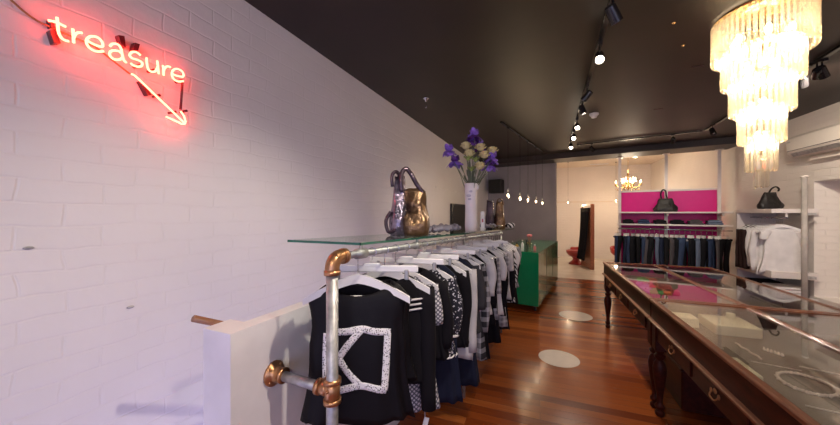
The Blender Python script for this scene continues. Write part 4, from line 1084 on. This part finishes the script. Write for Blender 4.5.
# necklace loops
def necklace(cx, cy, a, b_, r, n, lab, m='pearl', rz=0):
    t = thing('necklace', lab, 'necklace', (cx,cy,CF), rz)
    bd = MB()
    for k in range(n):
        q = 2*PI*k/n; rr = r*(1 if k % 2 else .8); bd.ball((a*math.cos(q), b_*math.sin(q), r+.001), rr, 8, 5)
        if k % 3 == 0: bd.ball((a*1.08*math.cos(q), b_*1.08*math.sin(q), r*.8+.001), r*.7, 6, 4)
    bd.build('beads', M[m], t, True); MB().ball((a,0,r+.002),r*1.6,8,5).build('clasp', M['silver'], t, True)
pn = at_z(806,385,CF)
necklace(pn.x, pn.y, .085,.105,.0075,50,'oval rose crystal bead necklace lying nearest the camera in the display table', rz=R(-20))
for k, (u0,v0,u1,v1,lab) in enumerate(((736,343,762,359,'straight rose bead bracelet in the near display table'),(752,361,800,370,'fine chain laid out behind the oval necklace'),(800,366,840,374,'second fine chain laid out at the right of the case'),(806,405,842,413,'fine chain nearest the camera in the case'))):
    a = at_z(u0,v0,CF+.005); c = at_z(u1,v1,CF+.005); t = thing('bracelet' if k == 0 else 'chain', lab, 'jewellery', (a.x,a.y,CF))
    n = 26 if k == 0 else 40; bd = MB()
    for q in range(n): s = q/(n-1); p = (c-a)*s; bd.ball((p.x+.004*math.sin(q*.7),p.y,.004 if k == 0 else .003), .006 if k == 0 else .0032, 6, 4)
    bd.build('links', M['pearl' if k == 0 else 'silver'], t, True)
for k in range(6):
    p = at_z(764+3.6*k, 348.5+1.2*k, CF); t = thing('earring', 'dangling rose earring, %s from the left of the row of six' % ords[k], 'earring', (p.x,p.y,CF), R(-25), 'row of earrings in the near table')
    b = MB()
    for q in range(4): b.ball((0,-.011*q,.005), .0048+.0008*q, 7, 5)
    b.build('beads', M['pearl'], t, True); MB().tube(cr([(0,.004,.004),(0,.012,.006),(.003,.015,.004)],3), .0009, 5).build('ear_wire', M['silver'], t, True)
t = thing('steel_basket', 'small dark box standing on the floor beneath the display tables', 'box', (1.25,3.1,0))
MB().box((0,0,.15),(.5,.4,.30),bev=.01).build('box', M['maho'], t); MB().box((0,0,.31),(.52,.42,.02),bev=.006).build('lid', M['maho'], t)

# pale flat discs lying on the floor
for (x,y,r_,lab) in ((.18,3.49,.195,'pale round floor disc nearer the camera'),(.48,5.02,.22,'pale round floor disc further back by the green counter')):
    tag(MB().lathe([(r_,0),(r_,.0015),(.001,.0015)], (x,y,.0005), 48).build('floor_disc', M['disc'], None), lab, 'floor disc', 'round floor discs')

# ------------------------------------------------------------------ crystal chandelier
CX, CY = 1.30, 2.60
ch = thing('crystal_chandelier', 'large tiered chandelier of glowing glass rods over the display tables', 'chandelier', (CX,CY,CZ))
def rod_mat():
    m, nt, b = newmat('crystal rod'); nt.nodes.remove(b); out = nt.nodes['Material Output']
    tr = nt.nodes.new('ShaderNodeBsdfTransparent'); tr.inputs[0].default_value = (.98,.95,.90,1)
    tl = nt.nodes.new('ShaderNodeBsdfTranslucent'); tl.inputs[0].default_value = (1,.94,.82,1)
    gl_ = nt.nodes.new('ShaderNodeBsdfGlossy'); gl_.inputs['Roughness'].default_value = .06; gl_.inputs[0].default_value = (1,.97,.92,1)
    lw = nt.nodes.new('ShaderNodeLayerWeight'); lw.inputs[0].default_value = .45
    m1 = nt.nodes.new('ShaderNodeMixShader'); m1.inputs[0].default_value = .22
    m2 = nt.nodes.new('ShaderNodeMixShader')
    nt.links.new(tr.outputs[0], m1.inputs[1]); nt.links.new(tl.outputs[0], m1.inputs[2])
    nt.links.new(lw.outputs['Facing'], m2.inputs[0]); nt.links.new(m1.outputs[0], m2.inputs[1]); nt.links.new(gl_.outputs[0], m2.inputs[2])
    nt.links.new(m2.outputs[0], out.inputs[0]); return m
M['rod'] = rod_mat()
tiers = [(.222,2.485,.262),(.175,2.31,.235),(.137,2.125,.235),(.098,1.935,.235),(.062,1.76,.23),(.025,1.66,.19)]
MB().lathe([(.20,0),(.20,-.012),(.06,-.018),(.001,-.018)], n=32).build('ceiling_plate', M['brass'], ch, True)
MB().tube([(0,0,-.015),(0,0,1.86-CZ)], .010, 10).build('centre_stem', M['brass'], ch, True)
spots = []
for ti, (r_, zb, ln) in enumerate(tiers):
    zt_ = zb+ln-CZ
    if ti < 5:
        ring = [(r_*math.cos(2*PI*k/40), r_*math.sin(2*PI*k/40), zt_-.002) for k in range(40)]
        b = MB().tube(ring, .004, 6, closed=True)
        for k in range(3): a = 2*PI*k/3; b.tube([(r_*math.cos(a),r_*math.sin(a),zt_-.002),(0,0,zt_-.002)], .003, 5)
        b.build('ring_frame', M['brass'], ch, True)
    n = max(5, int(2*PI*r_/.0262))
    for k in range(n):
        a = 2*PI*(k+.5*ti)/n; spots.append((r_*math.cos(a), r_*math.sin(a), zb-CZ, ln))
near = sorted(spots, key=lambda s: s[0]*CX+s[1]*CY)
rr_ = MB()
rnd = random.Random(5)
for i, (x, y, z, ln) in enumerate(near):
    ang = math.atan2(y, x)
    prof = [(.001,-.004),(.0085,0),(.0118,.006),(.0118,ln-.02),(.006,ln-.012),(.003,ln)]
    if i < 100:
        b = MB().lathe(prof, (x,y,z), 6, Matrix.Rotation(ang,3,'Z')); b.build('crystal_rod', M['rod'], ch)
    else: rr_.lathe(prof, (x,y,z), 6, Matrix.Rotation(ang,3,'Z'))
tag(rr_.build('crystal_rods_behind', M['rod'], ch), kind='stuff')
for (r_, z, n, w) in ((.13,2.60,6,4.2),(.08,2.40,4,4),(.045,2.18,3,4),(.02,1.98,2,3)):
    for k in range(n):
        a = 2*PI*k/n+.3; p = (r_*math.cos(a), r_*math.sin(a), z-CZ)
        MB().lathe([(.001,-.045),(.012,-.03),(.017,0),(.012,.02),(.008,.03)], p, 10).build('candle_bulb', M['bulb'], ch, True)
        l = bpy.data.lights.new('bulb','POINT'); l.energy = w*.55; l.color = (1,.84,.60); l.shadow_soft_size = .03
        o = bpy.data.objects.new('crystal_lamp', l); col.objects.link(o); o.location = (CX+p[0],CY+p[1],z-.06)

# ------------------------------------------------------------------ camera, world, daylight
cam = bpy.data.cameras.new('camera'); cam.sensor_width = 36; cam.lens = F/840*36; cam.clip_start = .02
co = bpy.data.objects.new('camera', cam); col.objects.link(co); co.location = (0,0,H); co.rotation_euler = (PI/2,0,YAW)
bpy.context.scene.camera = co
w = bpy.data.worlds.new('world'); bpy.context.scene.world = w; w.use_nodes = True
bg = w.node_tree.nodes['Background']; bg.inputs[0].default_value = (.60,.57,1.0,1); bg.inputs[1].default_value = 3.7
l = bpy.data.lights.new('window_portal','AREA'); l.shape = 'RECTANGLE'; l.size = 4.2; l.size_y = 1.95; l.cycles.is_portal = True
o = bpy.data.objects.new('window_portal', l); col.objects.link(o); o.location = (.93,yf-.02,1.46); o.rotation_euler = (R(90),0,0)
# more track spots above the front of the shop (behind the camera)
track([(-.6,-1.6,CZ-.011),(2.4,-1.6,CZ-.011)], 'black ceiling track over the shop entrance')
for x, tg in ((-.3,(-1.6,1.0,1.4)),(.9,(.6,2.0,.2)),(2.0,(2.6,3.0,1.0))):
    head((x,-1.6,tz), tg, 'entrance spotlight aimed at %s' % {-.3:'the left brick wall',.9:'the floor',2.0:'the right wall'}[x], True, 60, 110)
vs = bpy.context.scene.view_settings
vs.view_transform = 'Standard'; vs.look = 'None'; vs.gamma = 1; vs.exposure = -0.3
bpy.context.scene.cycles.max_bounces = 8
bpy.context.scene.cycles.transparent_max_bounces = 24
